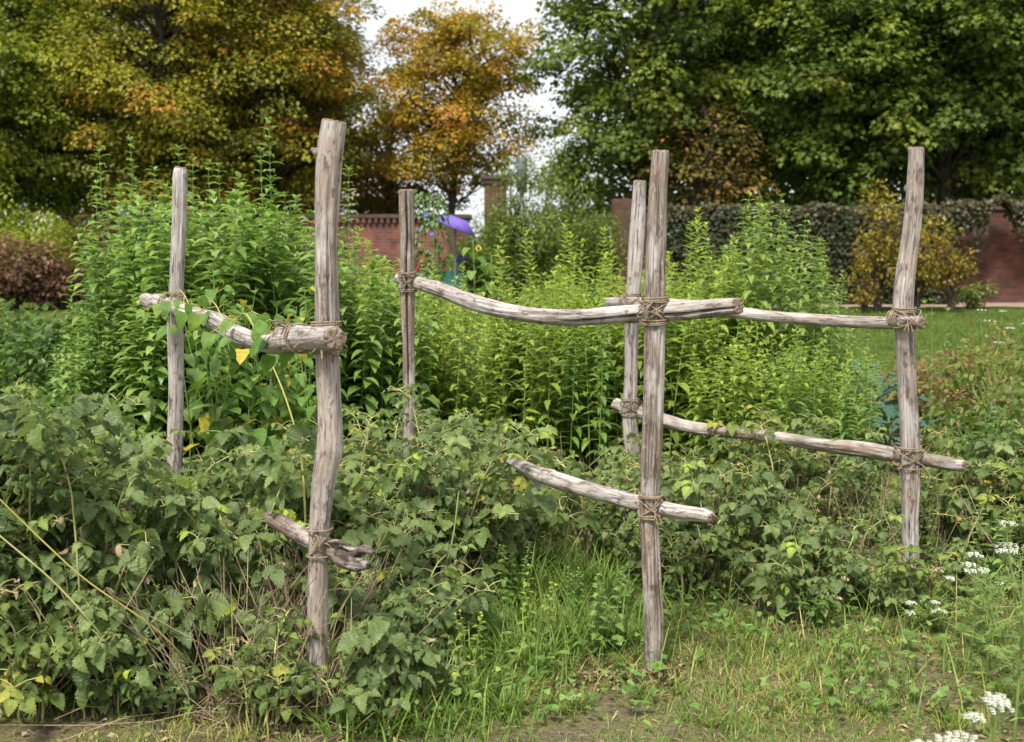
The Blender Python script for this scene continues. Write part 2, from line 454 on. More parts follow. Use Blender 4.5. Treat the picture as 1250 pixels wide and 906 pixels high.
M_YSTEM = simple_mat('yellow_stem', (.33, .31, .07), (.45, .40, .12), 9, .6)
M_CANE = simple_mat('raspberry_cane', (.24, .25, .09), (.42, .40, .18), 12, .7, var=True)
M_LITTER = leaf_mat('leaf_litter', [(0, (.07, .045, .03)), (.5, (.19, .13, .08)), (1, (.48, .38, .25))], .05, .9, 0, .1, .1, 0)
M_WHITE = simple_mat('white_petal', (.52, .56, .42), (.80, .80, .74), 60, .7)
M_UMB = leaf_mat('umbel_leaf', [(0, (.12, .20, .05)), (1, (.30, .38, .10))], .3, .6, 0, .1, .3, 0)

def tree_mat(name, stops):
    return leaf_mat(name, stops, .30, .5, 0, .15, .35, .0)
M_BARK = simple_mat('tree_bark', (.035, .028, .02), (.10, .08, .06), 9, .95, .5, map_=(3, 3, .6))

# ------------------------------------------------------------------ world, sun, camera
SUN_EL, SUN_AZ = math.radians(58), math.radians(205)      # high, behind the camera and to the left
def make_world():
    w = bpy.data.worlds.new("World"); S.world = w; w.use_nodes = True
    nt = w.node_tree; nt.nodes.clear()
    out = nt.nodes.new('ShaderNodeOutputWorld'); bg = nt.nodes.new('ShaderNodeBackground')
    sky = nt.nodes.new('ShaderNodeTexSky'); sky.sky_type = 'NISHITA'; sky.sun_disc = False
    sky.sun_elevation = SUN_EL; sky.sun_rotation = SUN_AZ; sky.air_density = 1.2; sky.dust_density = 2.5; sky.ozone_density = 1
    tc = nt.nodes.new('ShaderNodeTexCoord')
    cl = noise_(nt, tc.outputs['Generated'], 2.2, 5, .55, (1, 1, 2.4))
    cover = ramp(nt, cl, [(.30, (.72, .72, .72)), (.55, (1, 1, 1))])
    shade = ramp(nt, noise_(nt, tc.outputs['Generated'], 4.0, 5, .6, (1, 1, 3.0)), [(.25, (4.7, 5.0, 5.5)), (.6, (7.0, 7.1, 7.3))])
    link(nt, mixc(nt, cover, sky.outputs[0], shade), bg.inputs[0])
    bg.inputs[1].default_value = .1
    link(nt, bg.outputs[0], out.inputs[0])
make_world()
ld = bpy.data.lights.new('sun', 'SUN'); ld.energy = 3.3; ld.angle = math.radians(10); ld.color = (1, .94, .84)
lo = bpy.data.objects.new('sun', ld); COL.objects.link(lo)
sd = Vector((math.sin(SUN_AZ) * math.cos(SUN_EL), math.cos(SUN_AZ) * math.cos(SUN_EL), math.sin(SUN_EL)))
lo.rotation_euler = sd.to_track_quat('Z', 'Y').to_euler()

cd = bpy.data.cameras.new('camera'); cam = bpy.data.objects.new('camera', cd); COL.objects.link(cam); S.camera = cam
cam.location = (0, 0, CAMZ); cam.rotation_euler = (PI / 2 - PITCH, 0, 0)
cd.sensor_width = 36; cd.lens = 36 * FPX / 1250; cd.clip_end = 2000; cd.clip_start = .05
cd.dof.use_dof = True; cd.dof.focus_distance = 4.5; cd.dof.aperture_fstop = 4.0

# ------------------------------------------------------------------ ground
def ground_mat():
    m, nt, out = newmat('garden_ground')
    geo = nt.nodes.new('ShaderNodeNewGeometry'); pos = geo.outputs['Position']
    n4 = noise_(nt, pos, 25, 5, .75)
    n1 = noise_(nt, pos, 1.3, 5, .6); n2 = noise_(nt, pos, 9, 5, .65); n3 = noise_(nt, pos, 70, 4, .7)
    soil = ramp(nt, n3, [(.3, (.075, .058, .045)), (.55, (.17, .135, .105)), (.75, (.32, .265, .215))])
    moss = ramp(nt, n3, [(.3, (.08, .105, .022)), (.7, (.24, .27, .07))])
    f = ramp(nt, math_(nt, 'ADD', math_(nt, 'MULTIPLY', n1, .6), math_(nt, 'MULTIPLY', n2, .4)), [(.40, (0, 0, 0)), (.56, (1, 1, 1))])
    straw = ramp(nt, n3, [(.3, (.12, .09, .04)), (.7, (.30, .23, .12))])
    col = mixc(nt, f, soil, mixc(nt, ramp(nt, n4, [(.45, (0, 0, 0)), (.58, (1, 1, 1))]), moss, straw))
    sep = nt.nodes.new('ShaderNodeSeparateXYZ'); link(nt, pos, sep.inputs[0])
    far = math_(nt, 'MULTIPLY', math_(nt, 'SUBTRACT', sep.outputs[1], 11), .5)
    far = ramp(nt, far, [(0, (0, 0, 0)), (1, (1, 1, 1))])
    lawn = mixc(nt, 1, ramp(nt, noise_(nt, pos, 6, 6, .75), [(.35, (.045, .072, .014)), (.65, (.12, .15, .03))]), ramp(nt, noise_(nt, pos, .5, 3, .6), [(.35, (.7, .75, .7)), (.65, (1.25, 1.15, 1))]), 'MULTIPLY')
    col = mixc(nt, far, col, lawn)
    bs = nt.nodes.new('ShaderNodeBsdfPrincipled'); link(nt, col, bs.inputs['Base Color']); bs.inputs['Roughness'].default_value = .95
    bs.inputs['Specular IOR Level'].default_value = .1
    bp = nt.nodes.new('ShaderNodeBump'); bp.inputs['Strength'].default_value = 1; bp.inputs['Distance'].default_value = .02
    link(nt, math_(nt, 'ADD', n2, n3), bp.inputs['Height']); link(nt, bp.outputs[0], bs.inputs['Normal'])
    link(nt, bs.outputs[0], out.inputs[0]); return m

def sheet(name, xs, ys, mat, zoff=0.0, flat=False):
    a = Acc(); V = []
    for y in ys:
        for x in xs: V.append((x, y, (0 if flat else gz(x, y)) + zoff))
    nx = len(xs)
    Q = [(j * nx + i, j * nx + i + 1, (j + 1) * nx + i + 1, (j + 1) * nx + i) for j in range(len(ys) - 1) for i in range(nx - 1)]
    a.add(V, [Q]); return a.build(name, mat)
xs = [-600, -200, -80, -40, -20] + list(np.arange(-12, 12.01, .15)) + [20, 40, 80, 200, 600]
ys = [-60, -20, -5] + list(np.arange(0, 14, .15)) + [14, 17, 20, 25, 30, 40, 60, 120, 300, 900]
tag(sheet('ground', xs, ys, ground_mat()), kind='structure')
# dry earth strip along the foot of the brick wall
M_EARTH = simple_mat('dry_earth', (.20, .15, .11), (.36, .28, .21), 4, .95, .3)
tag(sheet('path', list(np.arange(3, 20.1, .5)), [25.9, 26.5, 27.2, 27.85], M_EARTH, .034), kind='structure')

# ------------------------------------------------------------------ timber trellises
def line_y(p0, p1):
    """depth of a point on the plan line p0-p1 seen in photo column px"""
    def f(px):
        k = (px - CX) / FPX
        dx, dy = p1[0] - p0[0], p1[1] - p0[1]
        t = (k * p0[1] - p0[0]) / (dx - k * dy)
        return p0[1] + t * dy
    return f

def post(root, name_label, rows, Y, seed, mat, cracks=(), knots=(), base=None, stubs=()):
    a = Acc(); pts = []
    for px, py, w in rows:
        p = P(px, py, Y); pts.append((p.x, p.y, p.z, w / 2 * Y / FPX))
    if pts[-1][2] > -.1:
        l = pts[-1]; pts.append((l[0], l[1], -.18, l[3]))
    pts = pts[::-1]
    log(a, pts, seed, cracks, knots=knots)
    for (px, py, dx, dz, r) in stubs:
        q = P(px, py, Y)
        log(a, [(q.x, q.y, q.z, r), (q.x + dx * .6, q.y - .01, q.z + dz * .6, r * .9), (q.x + dx, q.y - .012, q.z + dz, r * .55)], seed + 3, k=12, step=.006, rough=2)
    o = a.build('post', [mat, CUT], root)
    o['label'] = name_label
    return o

def rail(root, label, rows, fy, seed, mat, cracks=(), knots=(), stubs=(), rough=1.3):
    a = Acc(); pts = []
    for px, py, w in rows:
        Y = fy(px); p = P(px, py, Y); pts.append((p.x, p.y, p.z, w / 2 * Y / FPX))
    log(a, pts, seed, cracks, knots=knots, rough=rough, jag=.006)
    for (px, py, v, r) in stubs:
        Y = fy(px); q = P(px, py, Y)
        log(a, [(q.x, q.y, q.z, r), (q.x + v[0] * .5, q.y + v[1] * .5, q.z + v[2] * .5, r * .85), (q.x + v[0], q.y + v[1], q.z + v[2], r * .45)], seed + 5, k=12, step=.006, rough=2)
    o = a.build('rail', [mat, CUT], root); o['label'] = label
    return o

def loop(acc, c, e1, e2, turns, step, jit=.004, r=.0028, seed=0, power=2.6):
    """twine wound round: c centre, e1/e2 semi-axis vectors, step = advance vector per turn"""
    c, e1, e2, step = [np.array(v, float) for v in (c, e1, e2, step)]
    pts = []
    m = 26
    rr = random.Random(seed)
    for i in range(int(m * turns) + 1):
        t = i / m * 2 * PI
        cs, sn = math.cos(t), math.sin(t)
        k = 1 / (abs(cs) ** power + abs(sn) ** power) ** (1 / power)
        k *= 1 + .04 * noise.noise(Vector((i * .2, seed, 0)))
        ofs = step * (i / m - turns / 2) + step * .9 * noise.noise(Vector((i / m * 2.1, seed * 3.1, 5)))
        pts.append(c + e1 * cs * k + e2 * sn * k + ofs)
    tube(acc, pts, r, 6)

def tail(acc, p, d, L, r=.0028, seed=0):
    p = np.array(p, float); d = np.array(d, float); pts = [p]
    for i in range(9):
        d = d + np.array([noise.noise(Vector((i * .6, seed, k))) for k in (1, 2, 3)]) * .5 + np.array((0, 0, -.12))
        d /= np.linalg.norm(d); pts.append(pts[-1] + d * L / 9)
    tube(acc, pts, r, 5)

def lash(root, pos, pr, rr, rdir, front, seed, nx=3, npost=4, nrail=3, side=1, spread=.03):
    """diagonal lashing at post position pos (post axis); rail lies in front (-y) or behind (+y)"""
    a = Acc()
    rd = np.array(rdir, float); rd /= np.linalg.norm(rd)
    sgn = -1 if front else 1
    oy = sgn * (pr + rr)
    pos = np.array(pos, float)
    mid = pos + np.array((0, oy / 2, 0))
    lat = np.array((1., 0, 0))
    for q in range(nx):
        for s in (1, -1):
            ang = math.radians(38 + 10 * ((q * 37 + seed * 11) % 3 - 1)) * s
            e1 = (lat * math.cos(ang) + np.array((0, 0, 1.)) * math.sin(ang)) * (max(pr, rr) * 1.42 + .002 * q)
            loop(a, mid + np.array((0, 0, (q - 1) * .007)), e1, np.array((0, 1., 0)) * (pr + rr + .004), 1.08, (0.001, 0, .003), seed=seed + q * 5 + s, r=.0027)
    # turns round post only, above and below the rail
    loop(a, pos + np.array((0, 0, rr + .006)), lat * (pr + .0035), (0, pr + .0035, 0), npost * .6, (0, 0, .0068), seed=seed + 50)
    loop(a, pos + np.array((0, 0, -rr - .004)), lat * (pr + .0035), (0, pr + .0035, 0), npost * .5, (0, 0, .0066), seed=seed + 60)
    # turns round the rail beside the post
    if nrail:
        rc = pos + np.array((0, oy, 0)) + rd * side * (pr + .022)
        n1 = np.cross(rd, (0, 0, 1.)); n1 /= np.linalg.norm(n1); n2 = np.cross(n1, rd)
        loop(a, rc, n1 * (rr + .004), n2 * (rr + .004), nrail, rd * .0075, seed=seed + 70, power=2.1)
    f = pos + np.array((0, -(pr + .006) - (2 * rr if front else 0), 0))
    for q in range(4):
        tail(a, f + np.array((random.uniform(-.03, .03), 0, random.uniform(-.02, .04))), (random.uniform(-1, 1), -.3, random.uniform(-.8, .5)), random.uniform(.03, .08), seed=seed + q)
    return a.build('rope_lashing', ROPE, root)

rA = [(408, 150, 31), (403, 185, 33), (400, 225, 33), (398, 300, 29), (399, 380, 31), (400, 440, 31), (402, 500, 30), (402, 545, 33), (395, 590, 31), (390, 640, 27), (388, 700, 26), (387, 780, 27), (388, 860, 30)]
rB = [(220.5, 206, 15), (220, 214, 18), (219, 260, 18), (216, 340, 18), (214, 400, 20), (215, 470, 19), (213, 550, 19), (213, 640, 19)]
rC = [(496, 233, 20), (497, 300, 19), (497, 345, 19), (498, 400, 17), (499, 460, 16), (500, 560, 17)]
rD = [(806, 186, 22), (803, 240, 23), (801, 300, 26), (800, 350, 27), (799, 420, 27), (798, 480, 27), (795, 560, 27), (793, 625, 23), (795, 700, 24), (798, 760, 25), (797, 818, 24)]
rE = [(781, 222, 16), (778, 280, 19), (774, 340, 19), (771, 400, 18), (770, 460, 17), (769, 510, 19), (774, 560, 20), (775, 600, 20)]
rF = [(1119, 182, 19), (1117, 230, 21), (1113, 280, 22), (1106, 330, 24), (1102, 370, 25), (1105, 420, 24), (1109, 500, 24), (1112, 570, 24), (1111, 640, 22), (1112, 725, 22)]
YA, YB, YC, YD, YE, YF = 3.6, 5.3, 5.5, 3.9, 6.1, 4.78
def pl(px, Y, dy=0): return ((px - CX) / FPX * Y, Y + dy)

# left trellis
t1 = empty('wooden_trellis', (-1.1, 4.5, 0)); 
def sub(root, fn):
    """parts were built in world space: keep them there under the root"""
    for ch in root.children: ch.matrix_parent_inverse = root.matrix_world.inverted()
tag(t1, 'left timber trellis with thick crooked front post, slim rear post and sagging knobbly rail', 'trellis')
post(t1, 'thick crooked front post with peeling top', rA, YA, 1.3, W_PALE, [(0.35, .62, .95, .22), (-.6, .2, .55, .12), (1.2, .75, 1.0, .2)],
     [(-.5, .84, .02, .12), (.3, .66, .016, .10), (1.5, .5, .02, .14)], stubs=[(391, 188, -.020, .010, .016)])
post(t1, 'slim pale rear post with rounded top', rB, YB, 2.1, W_GREY, [(.3, .8, 1, .12), (-.4, .35, .5, .1)], [(.6, .62, .012, .1)])
fAB = line_y(pl(397, YA, -.085), pl(215, YB, -.075))
rail(t1, 'sagging pale rail with a swollen knob near its front end',
     [(178, 366, 16), (192, 369, 21), (210, 374, 20), (240, 385, 21), (262, 391, 24), (290, 408, 24), (318, 417, 25), (338, 419, 28), (352, 414, 36), (366, 413, 33), (390, 413, 31), (408, 413, 30)], fAB, 3.3, W_GREY,
     [(2.6, .1, .6, .14)], [(1.6, .80, .03, .18), (-.8, .2, .02, .2)], rough=1.8)
fABl = line_y(pl(388, YA, .085), pl(213, YB, .075))
rail(t1, 'low rail with dark rotten front end', [(330, 631, 19), (340, 637, 22), (360, 650, 24), (390, 664, 25), (415, 676, 24)], fABl, 4.1, W_DIM, [(1, .3, .9, .15)])
a = Acc()
for k, rows in enumerate(([(408, 672, 20), (420, 680, 25), (434, 687, 22), (450, 691, 9)], [(418, 676, 14), (434, 676, 17), (446, 671, 13), (456, 675, 6)], [(412, 684, 12), (424, 690, 15), (438, 695, 10)], [(398, 663, 6), (412, 662, 7), (426, 665, 3)])):
    pts = []
    for px, py, w in rows:
        Y = fABl(px) + (0, .01, -.02, -.06)[k]; p = P(px, py, Y); pts.append((p.x, p.y, p.z, w / 2 * Y / FPX))
    log(a, pts, 9.2 + k, [(0, .1, 1, .45), (2, 0, .8, .4), (-2, .2, 1, .5)], rough=5, k=30, step=.008, jag=.02)
o = a.build('rotten_stub', [W_ROT, W_ROT], t1); o['label'] = 'dark rotten broken end of the low rail'
RAB = (.96, -1.7, 0)
pA = P(399, 412, YA); lash(t1, pA, .041, .036, RAB, True, 1, nx=1, npost=5, nrail=0)
a = Acc()
for px, n_ in ((352, 4), (366, 3)):
    Y = fAB(px); c = P(px, 413, Y); rd = np.array(RAB) / np.linalg.norm(RAB)
    n1 = np.cross(rd, (0, 0, 1.)); n2 = np.cross(n1, rd)
    loop(a, c, n1 * .047, n2 * .047, n_, rd * .012, seed=px, power=2.1)
for q in range(7): tail(a, P(352 + q * 3, 399 + (q % 3) * 3, fAB(355) - .04), (random.uniform(-.4, 1), -.2, .35), .07, seed=q + 80)
a.build('rope_lashing', ROPE, t1)
lash(t1, P(215, 370, YB), .038, .04, RAB, True, 4, nx=2, npost=3, nrail=4, side=-1)
lash(t1, P(390, 662, YA), .036, .036, RAB, False, 7, nx=1, npost=2, nrail=0)

# middle trellis
t2 = empty('wooden_trellis', (0, 4.8, 0))
tag(t2, 'middle timber trellis with a long bowed upper rail, split rear post and clear-standing front post', 'trellis')
post(t2, 'rear post split by a long vertical crack', rC, YC, 5.4, W_BROWN, [(0.05, .40, 1.02, .75), (.8, .7, 1, .15)], [(-.6, .5, .014, .1)])
post(t2, 'straight brown front post standing clear of the leaves', rD, YD, 6.1, W_BROWN, [(.5, .1, .9, .2), (-.3, .45, .8, .12), (-.8, .2, .6, .25), (.9, 0, .45, .2), (.0, .82, .97, .25)], [(.4, .7, .014, .12), (-.8, .36, .012, .1)])
fCD = line_y(pl(798, YD, .075), pl(498, YC, .075))
rail(t2, 'long bowed upper rail split open at its front end',
     [(488, 340, 15), (510, 346, 17), (540, 355, 19), (580, 370, 20), (620, 380, 20), (660, 386, 20), (700, 388, 20), (740, 386, 22), (790, 382, 24), (850, 378, 24), (900, 374, 22)], fCD, 7.7, W_GREY,
     [(PI + .30, .60, 1.02, .6), (PI - .5, .3, .7, .14), (PI + .1, .1, .5, .1)])
fCDl = line_y(pl(794, YD, .075), pl(498, YC, .075))
rail(t2, 'low rail with a short branch stub near its pale tip', [(620, 563, 8), (632, 568, 14), (652, 577, 20), (690, 590, 21), (740, 604, 21), (794, 618, 21), (830, 625, 20), (860, 629, 18), (868, 632, 13)], fCDl, 8.3, W_GREY,
     [(-.2, .2, .6, .15)], [(1.2, .25, .02, .18)], stubs=[(655, 582, (.01, -.01, -.05), .019)])
RCD = (1, -1.57, 0)
lash(t2, P(799, 380, YD), .039, .034, RCD, False, 11, nx=3, npost=6, nrail=0, side=1)
lash(t2, P(794, 618, YD), .034, .031, RCD, False, 14, nx=2, npost=4, nrail=4, side=1)
lash(t2, P(497, 345, YC), .038, .033, RCD, False, 17, nx=2, npost=5, nrail=1, side=1)

# right trellis
t3 = empty('wooden_trellis', (1.2, 5.5, 0))
tag(t3, 'right timber trellis with a bent front post, leaning rear post and nearly level upper rail', 'trellis')
post(t3, 'leaning grey rear post', rE, YE, 9.4, W_GREY, [(.2, .2, .6, .15), (-.5, .7, 1, .25)], [(.2, .7, .014, .12)])
post(t3, 'front post bent halfway up', rF, YF, 10.2, W_PALE, [(.2, .3, .9, .12), (-.7, .75, .97, .22), (.6, .2, .4, .3)], [(-.8, .76, .02, .16), (.3, .93, .02, -.16)])
fEF = line_y(pl(1103, YF, -.075), pl(772, YE, -.07))
rail(t3, 'nearly level upper rail with sawn pale ends', [(744, 371, 16), (775, 371, 18), (830, 372, 15), (900, 382, 15), (960, 388, 15), (1020, 392, 15.5), (1080, 394, 16), (1125, 394, 16.5)], fEF, 11.1, W_PALE, [(-.3, .3, .8, .1)], rough=.8)
fEFl = line_y(pl(1112, YF, .075), pl(770, YE, .07))
rail(t3, 'low rail dipping out of the leaves towards a broken front end', [(752, 494, 16), (790, 507, 17), (840, 521, 16), (920, 531, 14), (960, 536, 15), (1000, 542, 16), (1060, 550, 20), (1112, 559, 19), (1150, 565, 18), (1177, 569, 15)], fEFl, 12.6, W_BROWN, [(.3, .5, 1, .2)], rough=1.8)
REF = (1.06, -1.3, 0)
lash(t3, P(1103, 389, YF), .042, .029, REF, True, 21, nx=2, npost=5, nrail=6, side=-1)
lash(t3, P(1112, 559, YF), .042, .034, REF, False, 24, nx=3, npost=3, nrail=2, side=1)
lash(t3, P(772, 369, YE), .04, .036, REF, True, 27, nx=2, npost=4, nrail=3, side=-1)
lash(t3, P(769, 497, YE), .04, .036, REF, False, 30, nx=2, npost=4, nrail=1, side=1)
bpy.context.view_layer.update()
for t in (t1, t2, t3): sub(t, None)

# ------------------------------------------------------------------ raspberries
def rvec(n, s=1.0): return rng.normal(0, s, (n, 3))

def rasp_plant(seed, H, ncane, spread, mat, leafL=.088, dead=2, name='raspberry_plant', dens=15, wither=.04):
    r = random.Random(seed); root = empty(name)
    ac, al = Acc(), Acc()
    pos, ax, nm, LL, WW, DR, VA, MI = [], [], [], [], [], [], [], []
    for c in range(ncane):
        a0 = r.uniform(0, 2 * PI); h = H * (r.uniform(.5, 1.0) if c else 1.12)
        b = Vector((math.cos(a0), math.sin(a0), 0)) * r.uniform(0, .10)
        lean = Vector((math.cos(a0 + r.uniform(-.5, .5)), math.sin(a0 + r.uniform(-.5, .5)), 0)) * spread * r.uniform(.4, 1.2)
        pts = []
        m = 12
        for i in range(m + 1):
            t = i / m
            pts.append(b + lean * (t ** 1.7) + Vector((0, 0, h * math.sin(min(t * 1.12, 1.35) * PI / 2.15) * 1.02))
                       + Vector((noise.noise(Vector((t * 3, seed, c))), noise.noise(Vector((t * 3, seed, c + 9))), 0)) * .035)
        tube(ac, pts, [.0048 * (1 - .55 * i / m) for i in range(m + 1)], 5, r.uniform(.3, .9))
        nl = int(dens * h / .8) + 4
        cvar = r.uniform(-.12, .12)
        for q in range(nl):
            t = .28 + .72 * (q + r.uniform(-.3, .3)) / nl; t = min(max(t, .1), .995)
            f = t * m; i = min(int(f), m - 1); p = pts[i].lerp(pts[i + 1], f - i)
            az = q * 2.4 + a0 + r.uniform(-.4, .4)
            out = Vector((math.cos(az), math.sin(az), r.uniform(.15, .7))).normalized()
            pet = r.uniform(.035, .075); e = p + out * pet
            mid = p.lerp(e, .5) + Vector((0, 0, .006))
            tube(ac, [p, mid, e], [.0017, .0014, .0012], 4, .8)
            d = Vector((out.x, out.y, r.uniform(-.55, .12))).normalized()
            side = Vector((-d.y, d.x, 0)).normalized()
            up = Vector((0, 0, 1)) + Vector((r.gauss(0, .55), r.gauss(0, .55), -.5 if r.random() < .12 else 0))
            sc = leafL * r.uniform(.45, 1.3) * (1 if t < .8 else (1.25 - 1.1 * (t - .6)))
            v = min(max(.45 + cvar + r.gauss(0, .18) + (.25 if t > .88 else 0), 0), .93)
            if r.random() < .007: v = 1
            five = r.random() < .3; wi = r.random() < wither * (1.8 if t < .5 else .7)
            for (dd, s_, off) in [(d, 1.0, .018), (d * .35 + side, .82, 0), (d * .35 - side, .82, 0)] + ([(side - d * .5, .6, -.012), (-side - d * .5, .6, -.012)] if five else []):
                dd = (dd.normalized() + Vector((0, 0, r.uniform(-.35, .05)))).normalized()
                pos.append(e + d * off); ax.append(dd); nm.append(up); LL.append(sc * s_ * r.uniform(.9, 1.1)); WW.append(sc * s_ * r.uniform(.62, .78))
                DR.append(r.uniform(.1, .95)); VA.append(min(max(v + r.gauss(0, .04), 0), 1)); MI.append(wi)
    for c in range(dead):
        a0 = r.uniform(0, 2 * PI); L = Vector((math.cos(a0), math.sin(a0), 0))
        p0 = L * .05; p1 = L * r.uniform(.1, .3) + Vector((0, 0, H * r.uniform(.4, .85)))
        tube(ac, [p0, p0.lerp(p1, .5) + Vector((.01, .01, .01)), p1], [.003, .0025, .0015], 4, .2, 1)
    MI = np.array(MI, bool); A_ = lambda q: np.array([tuple(p) for p in q])
    pos, ax, nm, LL, WW, DR, VA = A_(pos), A_(ax), A_(nm), np.array(LL), np.array(WW), np.array(DR), np.array(VA)
    k = ~MI
    add_leaves(al, T_RASP, pos[k], ax[k], nm[k], LL[k], WW[k], DR[k], VA[k])
    k = MI
    if k.any(): add_leaves(al, T_RASP, pos[k], ax[k] + (0, 0, -.8), nm[k] + rvec(int(k.sum()), .5), LL[k] * .8, WW[k] * .4, DR[k] + .9, rng.random(int(k.sum())), 1)
    ac.build('cane', [M_CANE, M_DRY], root); al.build('foliage', [mat, M_LITTER], root)
    return root, H

protos = {}
for cls, H in (('l', .34), ('m', .55), ('h', .85)):
    protos[cls] = [rasp_plant(100 + i * 7 + ord(cls), H, (6, 8, 9)[('l', 'm', 'h').index(cls)], H * .40 + .05, M_RASP, .076, 4, dens=19) for i in range(3)]
    protos[cls + 'w'] = [rasp_plant(500 + i * 7 + ord(cls), H, (7, 9, 9)[('l', 'm', 'h').index(cls)], H * .42 + .05, M_RASPY, .052, 9, dens=24, wither=.15) for i in range(3)]
    protos[cls + 's'] = [rasp_plant(800 + i * 7 + ord(cls), H, (7, 9, 9)[('l', 'm', 'h').index(cls)], H * .42 + .05, M_RASP, .050, 6, dens=24, wither=.07) for i in range(2)]
used = set()
def place(pr, loc, rz, sc, label, cat, group):
    root = pr
    if id(root) not in used:
        used.add(id(root)); o = root
        o.location = loc; o.rotation_euler = (0, 0, rz); o.scale = (sc,) * 3
    else:
        o = copy_tree(root, loc, rz, sc)
    tag(o, label, cat, group); return o

def interp(x, tab):
    return float(np.interp(x, [t[0] for t in tab], [t[1] for t in tab]))

def rasp_field(n, xr, yr, topf, ok, label, group, warm=0.0, mind=.13, seed=1):
    r = random.Random(seed); pts = []; tries = 0
    while len(pts) < n and tries < n * 60:
        tries += 1
        x, y = r.uniform(*xr), r.uniform(*yr)
        if not ok(x, y): continue
        if noise.noise(Vector((x * 2.2, y * 2.2, seed))) < -.14: continue
        if any((x - a) ** 2 + (y - b) ** 2 < mind ** 2 for a, b in pts): continue
        px = CX + FPX * x / y
        tp = topf(px, y)
        zt = CAMZ - (tp - HOR) * y / FPX + r.uniform(-.24, .06)
        if zt < .16: continue
        zt = min(zt, 1.05)
        cls = 'l' if zt < .43 else ('m' if zt < .69 else 'h')
        key = cls + ('w' if r.random() < warm else ('s' if warm > .2 and r.random() < .75 else ''))
        root, H = r.choice(protos[key])
        place(root, (x, y, gz(x, y) - .01), r.uniform(0, 6.28), zt / (H * 1.03), label, 'raspberry plant', group)
        pts.append((x, y))
    return pts

left_top = [(-200, 500), (0, 512), (110, 518), (160, 555), (190, 590), (245, 590), (290, 560), (345, 570), (400, 575), (460, 555), (560, 535)]
def topL(px, y):
    t = interp(px, left_top)
    if abs(px - 213) < 48 and y < 5.35: t = 650 if y > 4.3 else 690
    if abs(px - 500) < 30: t = 610
    if y < 3.95 and px > 300: t = max(t, interp(px, [(300, 560), (330, 690), (470, 700), (520, 640), (600, 760)]))
    elif y < 4.3 and px > 322: t = max(t, interp(px, [(322, 590), (340, 668), (400, 668), (440, 600)]))
    return t
rasp_field(60, (-3.0, -.55), (3.45, 5.5), topL,
           lambda x, y: y > interp(CX + FPX * x / y, [(0, 3.6), (180, 3.62), (230, 3.88), (420, 3.95), (440, 3.8), (700, 3.8)]) - .06 * math.sin(x * 9) and x > -.62 * y - .6 and not (x > -.95 and y < 3.62) and (x < -.62 or y > 4.0) and not (abs(CX + FPX * x / y - 392) < 60 and y < 3.95) and not (CX + FPX * x / y > 440 and y < 4.05),
           'leafy raspberry plant in the dense thicket around the left trellis', 'raspberry plants around the left trellis', .12, .14, 3)
cen_top = [(380, 550), (450, 535), (560, 515), (620, 525), (680, 555), (760, 545), (800, 560)]
def topC(px, y):
    t = interp(px, cen_top)
    if abs(px - 500) < 34 and y < 5.5: t = 590
    if y < 5.0 and px > 590: t = max(t, interp(px, [(590, 590), (630, 640), (800, 665), (870, 670)]))
    return t
rasp_field(56, (-1.0, .80), (4.35, 6.4), topC,
           lambda x, y: y > interp(CX + FPX * x / y, [(380, 4.3), (560, 4.6), (620, 4.7), (780, 4.75), (900, 4.75)]),
           'raspberry plant in the low thicket between the left and middle trellises', 'raspberry plants between the left and middle trellises', .45, .15, 5)
right_top = [(740, 560), (820, 545), (870, 545), (900, 520), (960, 505), (1000, 520), (1030, 540), (1100, 580), (1180, 545), (1300, 520)]
def topR(px, y):
    t = interp(px, right_top)
    if y < 5.2: t = max(t, interp(px, [(740, 620), (850, 650), (930, 580), (990, 585), (1040, 630), (1075, 680), (1145, 680), (1180, 610), (1300, 560)]))
    return t
rasp_field(52, (.45, 2.9), (4.55, 6.6), topR,
           lambda x, y: y > interp(CX + FPX * x / y, [(780, 4.9), (860, 4.7), (1100, 4.75), (1250, 4.6)]) and not (abs(x - 1.7) < .16 and y < 4.9),
           'raspberry plant in the drying thicket around the right trellis', 'raspberry plants around the right trellis', .7, .15, 8)
# straggling low growth along the front edge of the thickets
def edge_field(spots, label, group, seed):
    r = random.Random(seed)
    for (px, py) in spots:
        px += r.uniform(-25, 25); py += r.uniform(-12, 12); g = G(px, py); h = r.uniform(.16, .36)
        root, H = r.choice(protos['l'] + protos['ls'] + protos['lw'])
        o = copy_tree(root, (g.x, g.y, gz(g.x, g.y) - .01), r.uniform(0, 6.28), h / H); tag(o, label, 'raspberry plant', group)
edge_field([(-10, 835), (20, 850), (45, 842), (70, 862), (100, 850), (125, 872), (150, 850), (10, 880), (200, 880), (300, 893), (465, 895)],
           'stunted raspberry shoot in the bottom left corner below the dense thicket', 'raspberry shoots in the bottom left', 5)
edge_field([(450, 850), (480, 790), (500, 760), (535, 740), (560, 700), (590, 715), (520, 860), (470, 800), (610, 690), (545, 800)],
           'low straggling raspberry shoot right of the crooked post, beside the long grass', 'low raspberry shoots right of the crooked post', 6)
edge_field([(830, 712), (860, 730), (900, 742), (940, 738), (985, 752), (1030, 748), (1075, 755), (1120, 745), (1165, 735), (960, 715), (1050, 722)],
           'low raspberry shoot on the front edge of the right thicket', 'low raspberry shoots at the right front edge', 7)
